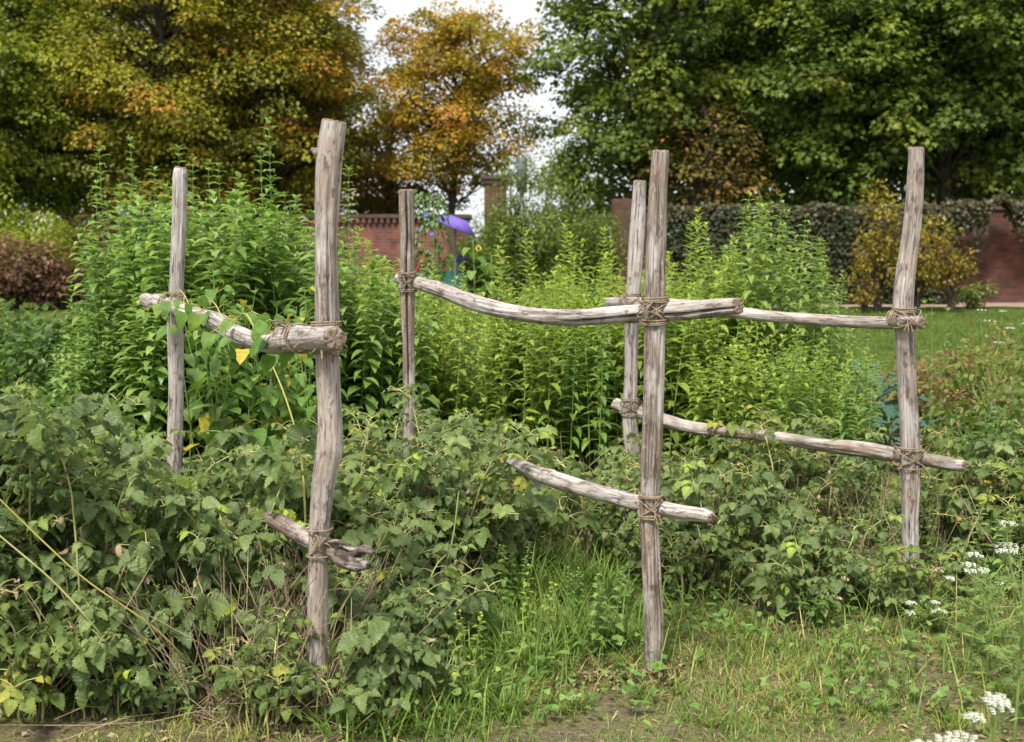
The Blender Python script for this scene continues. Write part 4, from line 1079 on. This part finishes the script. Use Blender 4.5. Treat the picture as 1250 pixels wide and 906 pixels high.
# sunflowers and blue-flowered climber
YEL = simple_mat('yellow_petal', (.60, .48, .03), (.70, .58, .06), 20, .6); BRN = simple_mat('flower_centre', (.03, .02, .01), (.07, .045, .02), 60, .9)
def sunflower(px, Y, top, heads, lab, big=.13):
    r0 = empty('sunflower_plant', ((px - CX) / FPX * Y, Y, 0)); z = P(px, top, Y).z
    ac, al = Acc(), Acc(); tube(ac, [(0, 0, 0), (.02, 0, z * .5), (.0, -.03, z)], [.014, .011, .007], 7)
    pos, ax, LL = [], [], []
    for k in range(22):
        t = .3 + .68 * k / 22; az = k * 2.4; p = np.array((.0, -.02 * t, z * t)); e = p + np.array((math.cos(az), math.sin(az), .4)) * .08; tube(ac, [p, e], .003, 4)
        pos.append(e); ax.append((math.cos(az), math.sin(az), -.5)); LL.append(big * random.uniform(.8, 1.3))
    add_leaves(al, T_HEART, pos, ax, (0, 0, 1), LL, np.array(LL) * .8, .5, rng.uniform(.3, .9, len(LL)))
    ac.build('stem', M_STEM, r0); al.build('foliage', M_BROAD, r0)
    for (hx_, hy_, rr) in heads:
        c = np.array(P(hx_, hy_, Y - .05)) - np.array(r0.location); a = Acc(); n = 22; th = np.arange(n) * 2 * PI / n
        d = np.stack([np.cos(th), np.full(n, -.25), np.sin(th)], -1); add_leaves(a, T_LANS, c + d * rr * .35, d, (0, -1, .2), rr * rng.uniform(.6, .85, n), rr * .28, .1, .5)
        h = a.build('flower_head', YEL, r0); b = Acc(); tube(b, [c + (0, .01, 0), c + (0, -.015, 0), c + (0, -.03, 0)], [rr * .42, rr * .40, rr * .1], 14, cap=True); tube(b, [c + (0, .01, -.0), c + (0, .06, -.06), np.array((0, -.03, z * .96))], .005, 5)
        b.build('flower_centre', BRN, h)
    tag(r0, lab, 'sunflower')
sunflower(578, 12, 292, [(584, 303, .032)], 'sunflower plant with a small dark-centred yellow head beneath the purple parasol')
sunflower(600, 12.5, 312, [], 'shorter sunflower plant without a visible head, right of the dark-centred one')
cl = empty('blue_flowered_climber', ((524 - CX) / FPX * 9.5, 9.5, 0)); ac, al = Acc(), Acc()
for (sx, sy) in ((-.05, 0), (.05, .03), (.1, -.03)): tube(ac, [(sx, sy, 0), (sx * .6, sy, 1), (sx * .9, sy, 1.85)], .006, 5)
n = 420; zz = rng.uniform(.95, 1.92, n); th = rng.uniform(0, 6.28, n); rr = .13 * np.sin(np.clip((zz - 1.0) / .95, .05, 1) * 2.6) + .03
pos = np.stack([np.cos(th) * rr, np.sin(th) * rr, zz], -1); add_leaves(al, T_HEART, pos, np.stack([np.cos(th), np.sin(th), -.9 + 0 * th], -1), (0, -.3, 1), rng.uniform(.03, .065, n), rng.uniform(.02, .045, n), .3, rng.uniform(.0, .7, n))
ac.build('stem', M_STEM, cl); al.build('foliage', M_SHRUB, cl)
BLU = simple_mat('blue_petal', (.12, .14, .55), (.18, .22, .70), 20, .6)
for (px, py) in ((514, 280), (527, 285), (520, 262)):
    c = np.array(P(px, py, 9.33)) - np.array(cl.location); a = Acc(); th = np.arange(8) * PI / 4; d = np.stack([np.cos(th), np.full(8, -.5), np.sin(th)], -1)
    add_leaves(a, T_OV, np.tile(c, (8, 1)), d, (0, -1, 0), .020, .018, .3, .5); a.build('flower', BLU, cl)
tag(cl, 'leafy climber with small blue flowers just right of the split post', 'climber')

# ------------------------------------------------------------------ kale, autumn herbs, pale plants on the right
def kale(px, Y, s, lab):
    r0 = empty('kale_plant', ((px - CX) / FPX * Y, Y, .0), px); al, ac = Acc(), Acc(); tube(ac, [(0, 0, 0), (0, 0, .3 * s)], .02, 8)
    n = 17; k = np.arange(n); az = k * 2.4; e = np.interp(k, [0, n], [-.1, 1.6])
    d = np.stack([np.cos(az), np.sin(az), e], -1); L = s * np.interp(k, [0, n], [.36, .16])
    add_leaves(al, tmpl(12, lambda t: max(.06, t ** 1.1 * math.sin(PI * min(t * .9 + .08, 1)) ** .4), .25, .10, .10), np.stack([0 * az, 0 * az, .12 * s + .012 * k], -1), d, (0, 0, 1), L, L * .6, .5, rng.random(n))
    ac.build('stem', M_STEM, r0); al.build('foliage', M_KALE, r0); tag(r0, lab, 'kale')
kale(1076, 8.6, 1.45, 'largest blue-green kale plant, left of the bent post'); kale(1050, 9.4, 1.5, 'blue-green kale plant behind the largest one')
kale(1090, 7.4, 1.1, 'small kale plant close to the bent post'); kale(1135, 7.6, .7, 'stunted kale plant right of the bent post')
kale(1060, 7.9, .9, 'kale plant lowest in the bed left of the bent post')
for i, (px, Y, rx, h, m, lab) in enumerate([(1150, 9.0, .36, .72, M_YRED, 'yellow and red withering plant beside the bent post'), (1185, 8.6, .30, .52, M_YRED, 'brownish red withering plant in the right-hand bed'),
                                            (1130, 9.6, .25, .5, M_YRED, 'yellow withering plant nearest the kale'), (1205, 9.2, .40, .78, M_YRED, 'pinkish brown withering plant near the right edge'),
                                            (1235, 7.2, .42, 1.12, M_FE, 'pale bushy plant at the right edge above the bed'), (1215, 6.4, .38, .80, M_OL, 'olive bushy plant at the right edge, below the pale one'),
                                            (1190, 6.8, .22, .42, M_YRED, 'low mottled plant in the dug bed'), (1250, 5.7, .40, .78, M_SHRUB, 'dark leafy plant at the right edge behind the white flowers'),
                                            (1205, 5.8, .26, .42, M_OL, 'low green plant right of the low rail end'), (1160, 8.2, .26, .34, M_OL, 'small olive plant in the dug bed')]):
    shrub('bed_plant', ((px - CX) / FPX * Y, Y, h * .5), rx, rx, h * .5, 750, .055, m, lab, 'garden plant', None, T_OV, M_STEM, 16, 90 + i, .5)
tc0 = herb(700, 1.2, 3, .05, .10, .06, .34, .10, M_BROAD, T_LAN, 'tomato_like_plant', False, .3, .5, (.5, .9)); g0 = P(1150, 372, 7.6)
place(tc0[0], (g0.x, g0.y, 0), 0, g0.z / 1.2, 'drooping pale green plant rising right of the bent post', 'garden plant', None)

# ------------------------------------------------------------------ white umbel flowers
def umbel_plant(px, Y, top, nh, R, lab, seed, spread=.14, leaves=34):
    r = random.Random(seed); base = ((px - CX) / FPX * Y, Y, 0); r0 = empty('white_umbel_plant', base); z = P(px, top, Y).z
    ac, al = Acc(), Acc(); tube(ac, [(0, 0, 0), (.01, 0, z * .5), (0, 0, z * .72)], [.005, .004, .003], 6)
    for h in range(nh):
        a0 = h * 2.4 + r.random(); d = spread * math.sqrt((h + .3) / nh); tip = np.array((math.cos(a0) * d, math.sin(a0) * d * .6, z * r.uniform(.80, .99)))
        s = np.array((0, 0, z * r.uniform(.35, .72))); tube(ac, [s, (s + tip) / 2 + (0, 0, -.01), tip + (0, 0, -.035)], [.0026, .0022, .0018], 5)
        a = Acc(); n = r.choice((9, 11, 13, 15)); k = np.arange(n); th = k * 2.4 + rng.normal(0, .25, n); rr = R * r.uniform(.6, 1.1) * np.sqrt((k + .5) / n)
        for q in range(n):
            c = tip + np.array((math.cos(th[q]) * rr[q], math.sin(th[q]) * rr[q], -.2 * rr[q] ** 2 / R)); tube(ac, [tip + (0, 0, -.035), c], .0007, 3)
            m = 9; t2 = np.arange(m) * 2.4; r2 = R * .20 * np.sqrt((np.arange(m) + .3) / m)
            pp = c + np.stack([np.cos(t2) * r2, np.sin(t2) * r2, .004 * np.cos(t2 * 3)], -1)
            dd = np.stack([np.cos(t2 * 1.7), np.sin(t2 * 1.7), .3 + 0 * t2], -1)
            add_leaves(a, T_OV, pp - unit(dd) * .002, dd, (0, 0, 1), .0042, .0036, .1, .5)
            add_leaves(a, T_OV, pp + unit(dd) * .002, -dd, (0, 0, 1), .0042, .0036, .1, .5)
        a.build('flower_head', M_WHITE, r0)
    zz = rng.uniform(.05, .75, leaves) * z; th = rng.uniform(0, 6.28, leaves); rr = rng.uniform(.02, .12, leaves)
    for q in range(leaves):
        p = np.array((0, 0, zz[q])); e = p + np.array((math.cos(th[q]) * rr[q], math.sin(th[q]) * rr[q], .04)); tube(ac, [p, e], .0009, 3, .9)
        m = 10; t = np.linspace(.3, 1, m)[:, None]; sd_ = np.where(np.arange(m) % 2, 1, -1)[:, None]
        ax = (e - p) * .6 + sd_ * np.array((-math.sin(th[q]), math.cos(th[q]), .2)) * rr[q] * .8
        add_leaves(al, T_LANS, p + (e - p) * t, ax, (0, 0, 1), .032, .005, .3, rng.random(m))
    ac.build('stem', M_STEM, r0); al.build('foliage', M_UMB, r0); tag(r0, lab, 'wildflower')
umbel_plant(1232, 2.45, 845, 5, .036, 'out-of-focus white umbel flowers nearest the camera at the lower right', 1, .07, 14)
umbel_plant(1172, 2.30, 900, 3, .034, 'white umbel flowers just peeping in at the bottom edge', 2, .05, 8)
umbel_plant(1225, 3.75, 655, 5, .028, 'white umbel flowers at the right edge level with the low rail end', 3, .16)
umbel_plant(1265, 3.3, 612, 4, .04, 'highest white umbel flowers, cut by the right edge', 4, .10)
umbel_plant(1205, 4.1, 690, 4, .024, 'small white umbel flowers right of the bent post foot', 5, .16)
umbel_plant(1150, 4.3, 735, 5, .028, 'tiny cream umbel flowers beside the bent post foot', 6, .15)
umbel_plant(1215, 7.0, 376, 6, .04, 'pale seeding umbels rising against the lawn near the right edge', 8, .2)

# ------------------------------------------------------------------ grass, dry stalks, litter (uncountable)
def grass_batch(acc, x, y, h, w, var, leanamt=.35, T=T_BL):
    n = len(x); z = np.array([gz(a, b) for a, b in zip(x, y)]) - .004
    th = rng.uniform(0, 6.28, n); l = rng.uniform(.05, leanamt, n)
    ax = np.stack([np.cos(th) * l, np.sin(th) * l, np.ones(n)], -1)
    nm = np.stack([-np.cos(th), -np.sin(th), l + .15], -1) + rng.normal(0, .3, (n, 3))
    add_leaves(acc, T, np.stack([x, y, z], -1), ax, nm, h, w, rng.uniform(.1, .9, n), var)

def dens_pts(n, xr, yr, f):
    x = rng.uniform(*xr, n); y = rng.uniform(*yr, n)
    keep = np.array([f(a, b) > random.random() for a, b in zip(x, y)]); return x[keep], y[keep]
def nz2(x, y, s, o=0): return .5 + .9 * noise.noise(Vector((x * s, y * s, o)))
a = Acc()
# short turf of the foreground
def f1(x, y):
    px = CX + FPX * x / y; d = max(0, nz2(x, y, 2.4) - .16) * 1.9
    if px < 520: d *= .85
    return d * (1 if y < 5.2 else .35)
x, y = dens_pts(125000, (-2.6, 2.9), (2.9, 6.2), f1)
h = np.array([.016 + .045 * max(0, nz2(p, q, 1.6, 7)) for p, q in zip(x, y)]) * rng.uniform(.5, 1.5, len(x))
v = np.clip(np.array([.43 + .6 * (nz2(p, q, 1.7, 3) - .5) for p, q in zip(x, y)]) + rng.normal(0, .22, len(x)), 0, 1)
grass_batch(a, x, y, h, rng.uniform(.0025, .0048, len(x)), v, .9, T_BL3)
tag(a.build('turf_grass', M_GRASS), 'short patchy turf, partly dry, covering the foreground soil', 'grass', kind='stuff')
a = Acc()
# long lush tufts in the middle
cs = [(G(px, py), s) for px, py, s in [(640, 770, .20), (690, 735, .24), (720, 720, .24), (745, 740, .24), (700, 790, .28), (660, 820, .22), (610, 800, .22), (760, 790, .24), (590, 850, .20), (530, 880, .16),
                                       (620, 870, .14), (670, 700, .22), (730, 700, .26), (480, 890, .18), (430, 890, .16), (550, 820, .2), (640, 735, .3)]]
for c, s in cs:
    n = 130; th = rng.uniform(0, 6.28, n); rr = np.abs(rng.normal(0, .10, n)); 
    grass_batch(a, c.x + np.cos(th) * rr, c.y + np.sin(th) * rr, s * rng.uniform(.5, 1.15, n), rng.uniform(.004, .008, n), np.clip(rng.normal(.32, .16, n), 0, .8), .8)
for k in range(85):
    px = random.uniform(480, 1250); py = random.uniform(735, 900); c = G(px, py); n = 26; th = rng.uniform(0, 6.28, n); rr = np.abs(rng.normal(0, .04, n))
    if 840 < px < 930 and 740 < py < 790: continue
    s = random.uniform(.04, .11); grass_batch(a, c.x + np.cos(th) * rr, c.y + np.sin(th) * rr, s * rng.uniform(.6, 1.3, n), rng.uniform(.003, .0055, n), np.clip(rng.normal(.42, .2, n), 0, 1), .9)
x, y = dens_pts(5200, (-2.6, 2.9), (3.4, 6.6), lambda p, q: .8 if q > 3.7 else .2)
grass_batch(a, x, y, rng.uniform(.10, .30, len(x)), rng.uniform(.003, .006, len(x)), np.clip(rng.normal(.35, .25, len(x)), 0, 1), .8)
tag(a.build('long_grass', M_GRASS), 'lush long grass tufts growing between the trellises', 'grass', kind='stuff')
# dry stalks and litter under the raspberries
a = Acc()
for k in range(2900):
    x = random.uniform(-2.6, 2.8); y = random.uniform(3.4, 6.2) if k % 3 else random.uniform(3.4, 4.3)
    px = CX + FPX * x / y
    if 540 < px < 800 and y < 4.9: continue
    if k % 3 == 0 and not 190 < px < 430 and random.random() < .6: continue
    if y < interp(px, [(0, 3.45), (400, 3.5), (520, 4.2), (800, 4.8), (1100, 4.7), (1250, 4.5)]): continue
    h = random.uniform(.15, .5); d = np.array((random.gauss(0, .16), random.gauss(0, .16), h)); p = np.array((x, y, 0))
    if random.random() < .25: d = np.array((random.gauss(0, .3), random.gauss(0, .3), random.uniform(.01, .12)))
    tube(a, [p, p + d * .5 + rng.normal(0, .012, 3), p + d], [.0026, .002, .0012], 4, random.uniform(0, 1))
for k in range(420):
    g = G(random.uniform(200, 430), random.uniform(770, 885)); p = np.array((g.x, g.y, 0)); h = random.uniform(.12, .42)
    d = np.array((random.gauss(0, .14), random.gauss(0, .12), h)) if random.random() < .7 else np.array((random.gauss(0, .25), random.gauss(0, .2), random.uniform(.01, .1)))
    tube(a, [p, p + d * .5 + rng.normal(0, .02, 3), p + d + rng.normal(0, .02, 3)], [.0024, .0018, .001], 4, random.uniform(.2, 1))
tag(a.build('dry_stalks', M_DRY), 'brown dead stalks standing and fallen beneath the raspberries', 'dead stalks', kind='stuff')
a = Acc(); n = 15000; x = rng.uniform(-2.9, 2.9, n); y = rng.uniform(3.0, 7, n); x[:900] = .5 + rng.normal(0, .16, 900); y[:900] = 3.86 + rng.normal(0, .12, 900); x[900:1500] = -.62 + rng.normal(0, .2, 600); y[900:1500] = 3.55 + rng.normal(0, .12, 600); keep = np.array([nz2(p, q, 1.9, 9) > .25 + .3 * (q < 4.2) for p, q in zip(x, y)]); x, y = x[keep], y[keep]; n = len(x)
z = np.array([gz(p, q) for p, q in zip(x, y)]) + rng.uniform(.002, .02, n)
add_leaves(a, T_DIA, np.stack([x, y, z], -1), rng.normal(0, 1, (n, 3)) * (1, 1, .3), np.stack([rng.normal(0, .4, n), rng.normal(0, .4, n), np.ones(n)], -1), rng.uniform(.01, .04, n), rng.uniform(.004, .02, n), .4, rng.random(n))
tag(a.build('leaf_litter', M_LITTER), 'brown leaf litter lying on the soil', 'leaf litter', kind='stuff')
a = Acc(); n = 9000; x = rng.uniform(-2.9, 2.9, n); y = rng.uniform(3.0, 6.5, n)
z = np.array([gz(p, q) for p, q in zip(x, y)]) + rng.uniform(.003, .018, n)
add_leaves(a, T_BL3, np.stack([x, y, z], -1), rng.normal(0, 1, (n, 3)) * (1, 1, .15), np.stack([rng.normal(0, .2, n), rng.normal(0, .2, n), np.ones(n)], -1), rng.uniform(.02, .09, n), rng.uniform(.0015, .0035, n), .3, np.clip(rng.normal(.7, .3, n), 0, 1))
tag(a.build('dead_straw', M_LITTER), 'dead straw lying over the soil and turf', 'straw', kind='stuff')
a = Acc(); n = 26000; x = rng.uniform(2.5, 12.5, n); y = rng.uniform(9.5, 25.5, n)
add_leaves(a, T_BL3, np.stack([x, y, 0 * x], -1), np.stack([rng.normal(0, .4, n), rng.normal(0, .4, n), np.ones(n)], -1), rvec(n), rng.uniform(.03, .09, n), rng.uniform(.008, .016, n), .5, np.clip(rng.normal(.12, .15, n), 0, .6))
tag(a.build('lawn_grass', M_GRASS), 'mown lawn grass in front of the brick wall', 'grass', kind='stuff')
# low broad weeds as ground cover
a = Acc(); n = 9000; x, y = dens_pts(n, (-2.6, 2.9), (3.4, 6.8), lambda p, q: (nz2(p, q, 2.2, 5) > .40) * (.9 if q > 4.2 else .7))
n = len(x); th = rng.uniform(0, 6.28, n); z = rng.uniform(.02, .13, n)
add_leaves(a, T_OV, np.stack([x, y, z], -1), np.stack([np.cos(th), np.sin(th), rng.uniform(-.2, .6, n)], -1), np.stack([rng.normal(0, .3, n), rng.normal(0, .3, n), np.ones(n)], -1), rng.uniform(.02, .06, n), rng.uniform(.014, .035, n), .4, np.clip(rng.normal(.45, .2, n), 0, 1))
tag(a.build('ground_weeds', M_TALL), 'small leafy weeds covering the ground under the raspberries', 'weeds', kind='stuff')

# ------------------------------------------------------------------ trees
def tree(name, px, Y, H, R, z0, mat, label, seed, nclump, per, L, T=T_DIA, trunk_r=.22, squash=1.0, cr=(.55, 1.0), group=None, dens_in=.35, zc=None):
    r = np.random.default_rng(seed); x0 = (px - CX) / FPX * Y; root = empty(name, (x0, Y, 0))
    ac, al = Acc(), Acc(); hc = (H + z0) / 2; hz_ = (H - z0) / 2
    # crown clumps: filled lumpy ellipsoid, biased to the shell
    u = unit(r.normal(0, 1, (nclump, 3))); rad = r.uniform(dens_in, 1, nclump) ** .6
    lump = np.array([1 + .25 * noise.noise(Vector((v[0] * 1.8 + seed, v[1] * 1.8, v[2] * 1.8))) for v in u])
    cen = u * (rad * lump)[:, None] * np.array((R, R, hz_)) + np.array((0, 0, hc))
    cs_ = r.uniform(*cr, nclump)
    # trunk and limbs
    sway = r.normal(0, .25, (5, 2)); tp = [(sway[i][0] * i * .25, sway[i][1] * i * .25, H * .85 * i / 4) for i in range(5)]; tp[0] = (0, 0, -.2)
    tube(ac, tp, [trunk_r * 1.2, trunk_r, trunk_r * .75, trunk_r * .5, trunk_r * .15], 10)
    tpa = np.array(tp)
    for i in range(nclump):
        if i % 2 and nclump > 60: continue
        c = cen[i]; zb = max(min(c[2] - .3 * np.linalg.norm(c[:2]) - .4, H * .8), .25 * z0 + .6)
        b = np.array([np.interp(zb, tpa[:, 2], tpa[:, 0]), np.interp(zb, tpa[:, 2], tpa[:, 1]), zb])
        m = (b + c) / 2 + np.array((0, 0, .25)) + r.normal(0, .15, 3)
        tube(ac, [b, m, c], [trunk_r * .28, trunk_r * .16, .012], 5)
    n = nclump * per; ci = np.repeat(np.arange(nclump), per)
    v = unit(r.normal(0, 1, (n, 3))); v[:, 2] = np.abs(v[:, 2]) * 1.0 - .35 * r.random(n)
    pos = cen[ci] + v * (r.uniform(.3, 1.05, n) ** .6 * cs_[ci])[:, None] * np.array((1, 1, .62))
    pos[:, 2] -= .25 * (np.linalg.norm(v[:, :2], axis=1)) ** 2 * cs_[ci]
    out = unit((cen - np.array((0, 0, hc))) + 1e-6)[ci]
    ax = v * .8 + out * .4 + r.normal(0, .45, (n, 3)) + np.array((0, 0, -.35))
    nm = np.array((0, 0, 1.)) + v * .5 + out * .25 + r.normal(0, .32, (n, 3))
    cv = r.normal(0, .22, nclump); va = np.clip(.5 + cv[ci] + r.normal(0, .12, n), 0, 1)
    LL = L * r.uniform(.65, 1.2, n); add_leaves(al, T, pos, ax, nm, LL, LL * (1.0 if T is T_MAPLE else .8), .25, va)
    ac.build('trunk', M_BARK, root); al.build('crown', mat, root, smooth=False); tag(root, label, 'tree', group); return root

GR1 = tree_mat('leaf_olive_green', [(0, (.08, .11, .012)), (.4, (.19, .235, .02)), (.75, (.31, .36, .03)), (1, (.42, .41, .04))])
GR2 = tree_mat('leaf_golden_green', [(0, (.08, .09, .012)), (.4, (.20, .205, .018)), (.7, (.33, .31, .025)), (.85, (.44, .28, .03)), (1, (.52, .23, .04))])
OR1 = tree_mat('leaf_orange', [(0, (.16, .12, .02)), (.3, (.26, .24, .025)), (.55, (.46, .31, .03)), (.8, (.55, .30, .04)), (1, (.58, .24, .05))])
OR2 = tree_mat('leaf_brown_orange', [(0, (.09, .08, .015)), (.4, (.22, .17, .02)), (.7, (.36, .23, .03)), (1, (.42, .17, .05))])
DG1 = tree_mat('leaf_dark_green', [(0, (.035, .06, .008)), (.45, (.085, .135, .015)), (.8, (.16, .22, .025)), (1, (.27, .28, .04))])
DG2 = tree_mat('leaf_mid_green', [(0, (.045, .075, .010)), (.45, (.105, .165, .018)), (.8, (.19, .25, .03)), (1, (.31, .31, .05))])
tree('maple_tree', -40, 33, 13, 4.2, 1.4, GR1, 'olive green tree cut by the left edge of the photo', 1, 290, 190, .135)
tree('maple_tree', 90, 35, 13.5, 4.0, 2.0, GR1, 'olive green tree second from the left behind the yellow-green bushes', 2, 280, 190, .135)
tree('maple_tree', 205, 33, 12, 3.4, 1.8, GR2, 'golden-green tree above the left slim post', 3, 260, 190, .13)
tree('maple_tree', 318, 34, 11.5, 3.2, 1.6, GR2, 'golden tree with orange patches between the two left posts', 4, 250, 190, .13)
tree('maple_tree', 378, 37, 10.2, 2.05, 1.9, OR2, 'rusty brown tree directly behind the thick crooked post', 5, 170, 170, .13)
tree('maple_tree', 553, 36, 9.2, 2.8, 2.5, OR1, 'orange autumn tree standing alone in the gap of sky', 6, 240, 130, .125, trunk_r=.13, cr=(.4, .85), dens_in=.12)
tree('small_tree', 478, 40, 5.6, 1.9, 1.6, OR2, 'lower brown-green tree between the rusty and the orange tree', 7, 80, 150, .13)
tree('lime_tree', 785, 31, 12.5, 3.0, 1.7, DG1, 'dark green tree left of the right-hand tree group', 8, 220, 150, .14, T_MAPLE)
tree('lime_tree', 905, 33, 13, 3.3, 1.9, DG1, 'dark green tree behind the creeper hedge', 9, 220, 150, .14, T_MAPLE)
tree('lime_tree', 1020, 31, 12, 3.1, 1.9, DG2, 'mid green tree above the tall spires', 10, 220, 150, .145, T_MAPLE)
tree('lime_tree', 1145, 30.5, 12, 3.2, 1.7, DG1, 'broad dark green tree above the bent post', 11, 220, 150, .15, T_MAPLE)
tree('lime_tree', 1270, 31, 12, 3.3, 1.7, DG2, 'green tree cut by the right edge above the brick wall', 12, 200, 150, .15, T_MAPLE)
tree('small_tree', 700, 42, 5.2, 1.7, 1.0, DG2, 'thin pale green tree low in the gap of sky, right of the grey pole', 14, 45, 70, .14)
tree('small_tree', 850, 29.5, 5.2, 1.3, 2.0, tree_mat('leaf_bronze', [(0, (.06, .055, .012)), (.5, (.15, .125, .02)), (.85, (.24, .16, .03)), (1, (.32, .17, .04))]), 'small bronze-green tree low among the dark green trees', 13, 40, 90, .14)
for i, (px, Y, H, R, m) in enumerate([(20, 48, 13, 5, GR1), (170, 50, 14, 5, GR1), (300, 50, 12, 4.5, GR2), (860, 46, 12, 4.5, DG1), (990, 48, 13, 5, DG1), (1120, 47, 13, 5, DG1), (1240, 46, 13, 5, DG1)]):
    tree('distant_tree', px, Y, H, R, .8, m, 'distant tree filling the gaps behind the %s row of trees' % ('left' if px < 500 else 'right'), 30 + i, 130, 90, .26, group='distant trees behind the %s row' % ('left' if px < 500 else 'right'), cr=(.8, 1.5))
shrub('distant_bush', (-1.5, 58, .8), 5, 2, 1.1, 4000, .28, M_OL, 'grey-green bushes far away in the gap of sky', 'bush', seed=61, lumps=30)
shrub('distant_bush', (4, 60, .8), 4, 2, 1.4, 3500, .28, M_FE, 'far bush beyond the iron railing', 'bush', seed=62, lumps=30)

# ------------------------------------------------------------------ render settings
# prototypes never placed are removed
def kill(root):
    for ch in list(root.children): bpy.data.objects.remove(ch)
    bpy.data.objects.remove(root)
for grp in list(protos.values()) + [tall, gold, spire, spike, bro, tsp, weed]:
    for root, H in grp:
        if id(root) not in used: kill(root)
vs = S.view_settings; vs.view_transform = 'Standard'; vs.look = 'None'; vs.exposure = 0.88; vs.gamma = 1; vs.use_curve_mapping = False
S.cycles.max_bounces = 4; S.cycles.diffuse_bounces = 2; S.cycles.glossy_bounces = 2; S.cycles.transmission_bounces = 3; S.cycles.transparent_max_bounces = 4
S.cycles.use_denoising = True; S.cycles.sample_clamp_indirect = 5
S.cycles.caustics_reflective = False; S.cycles.caustics_refractive = False
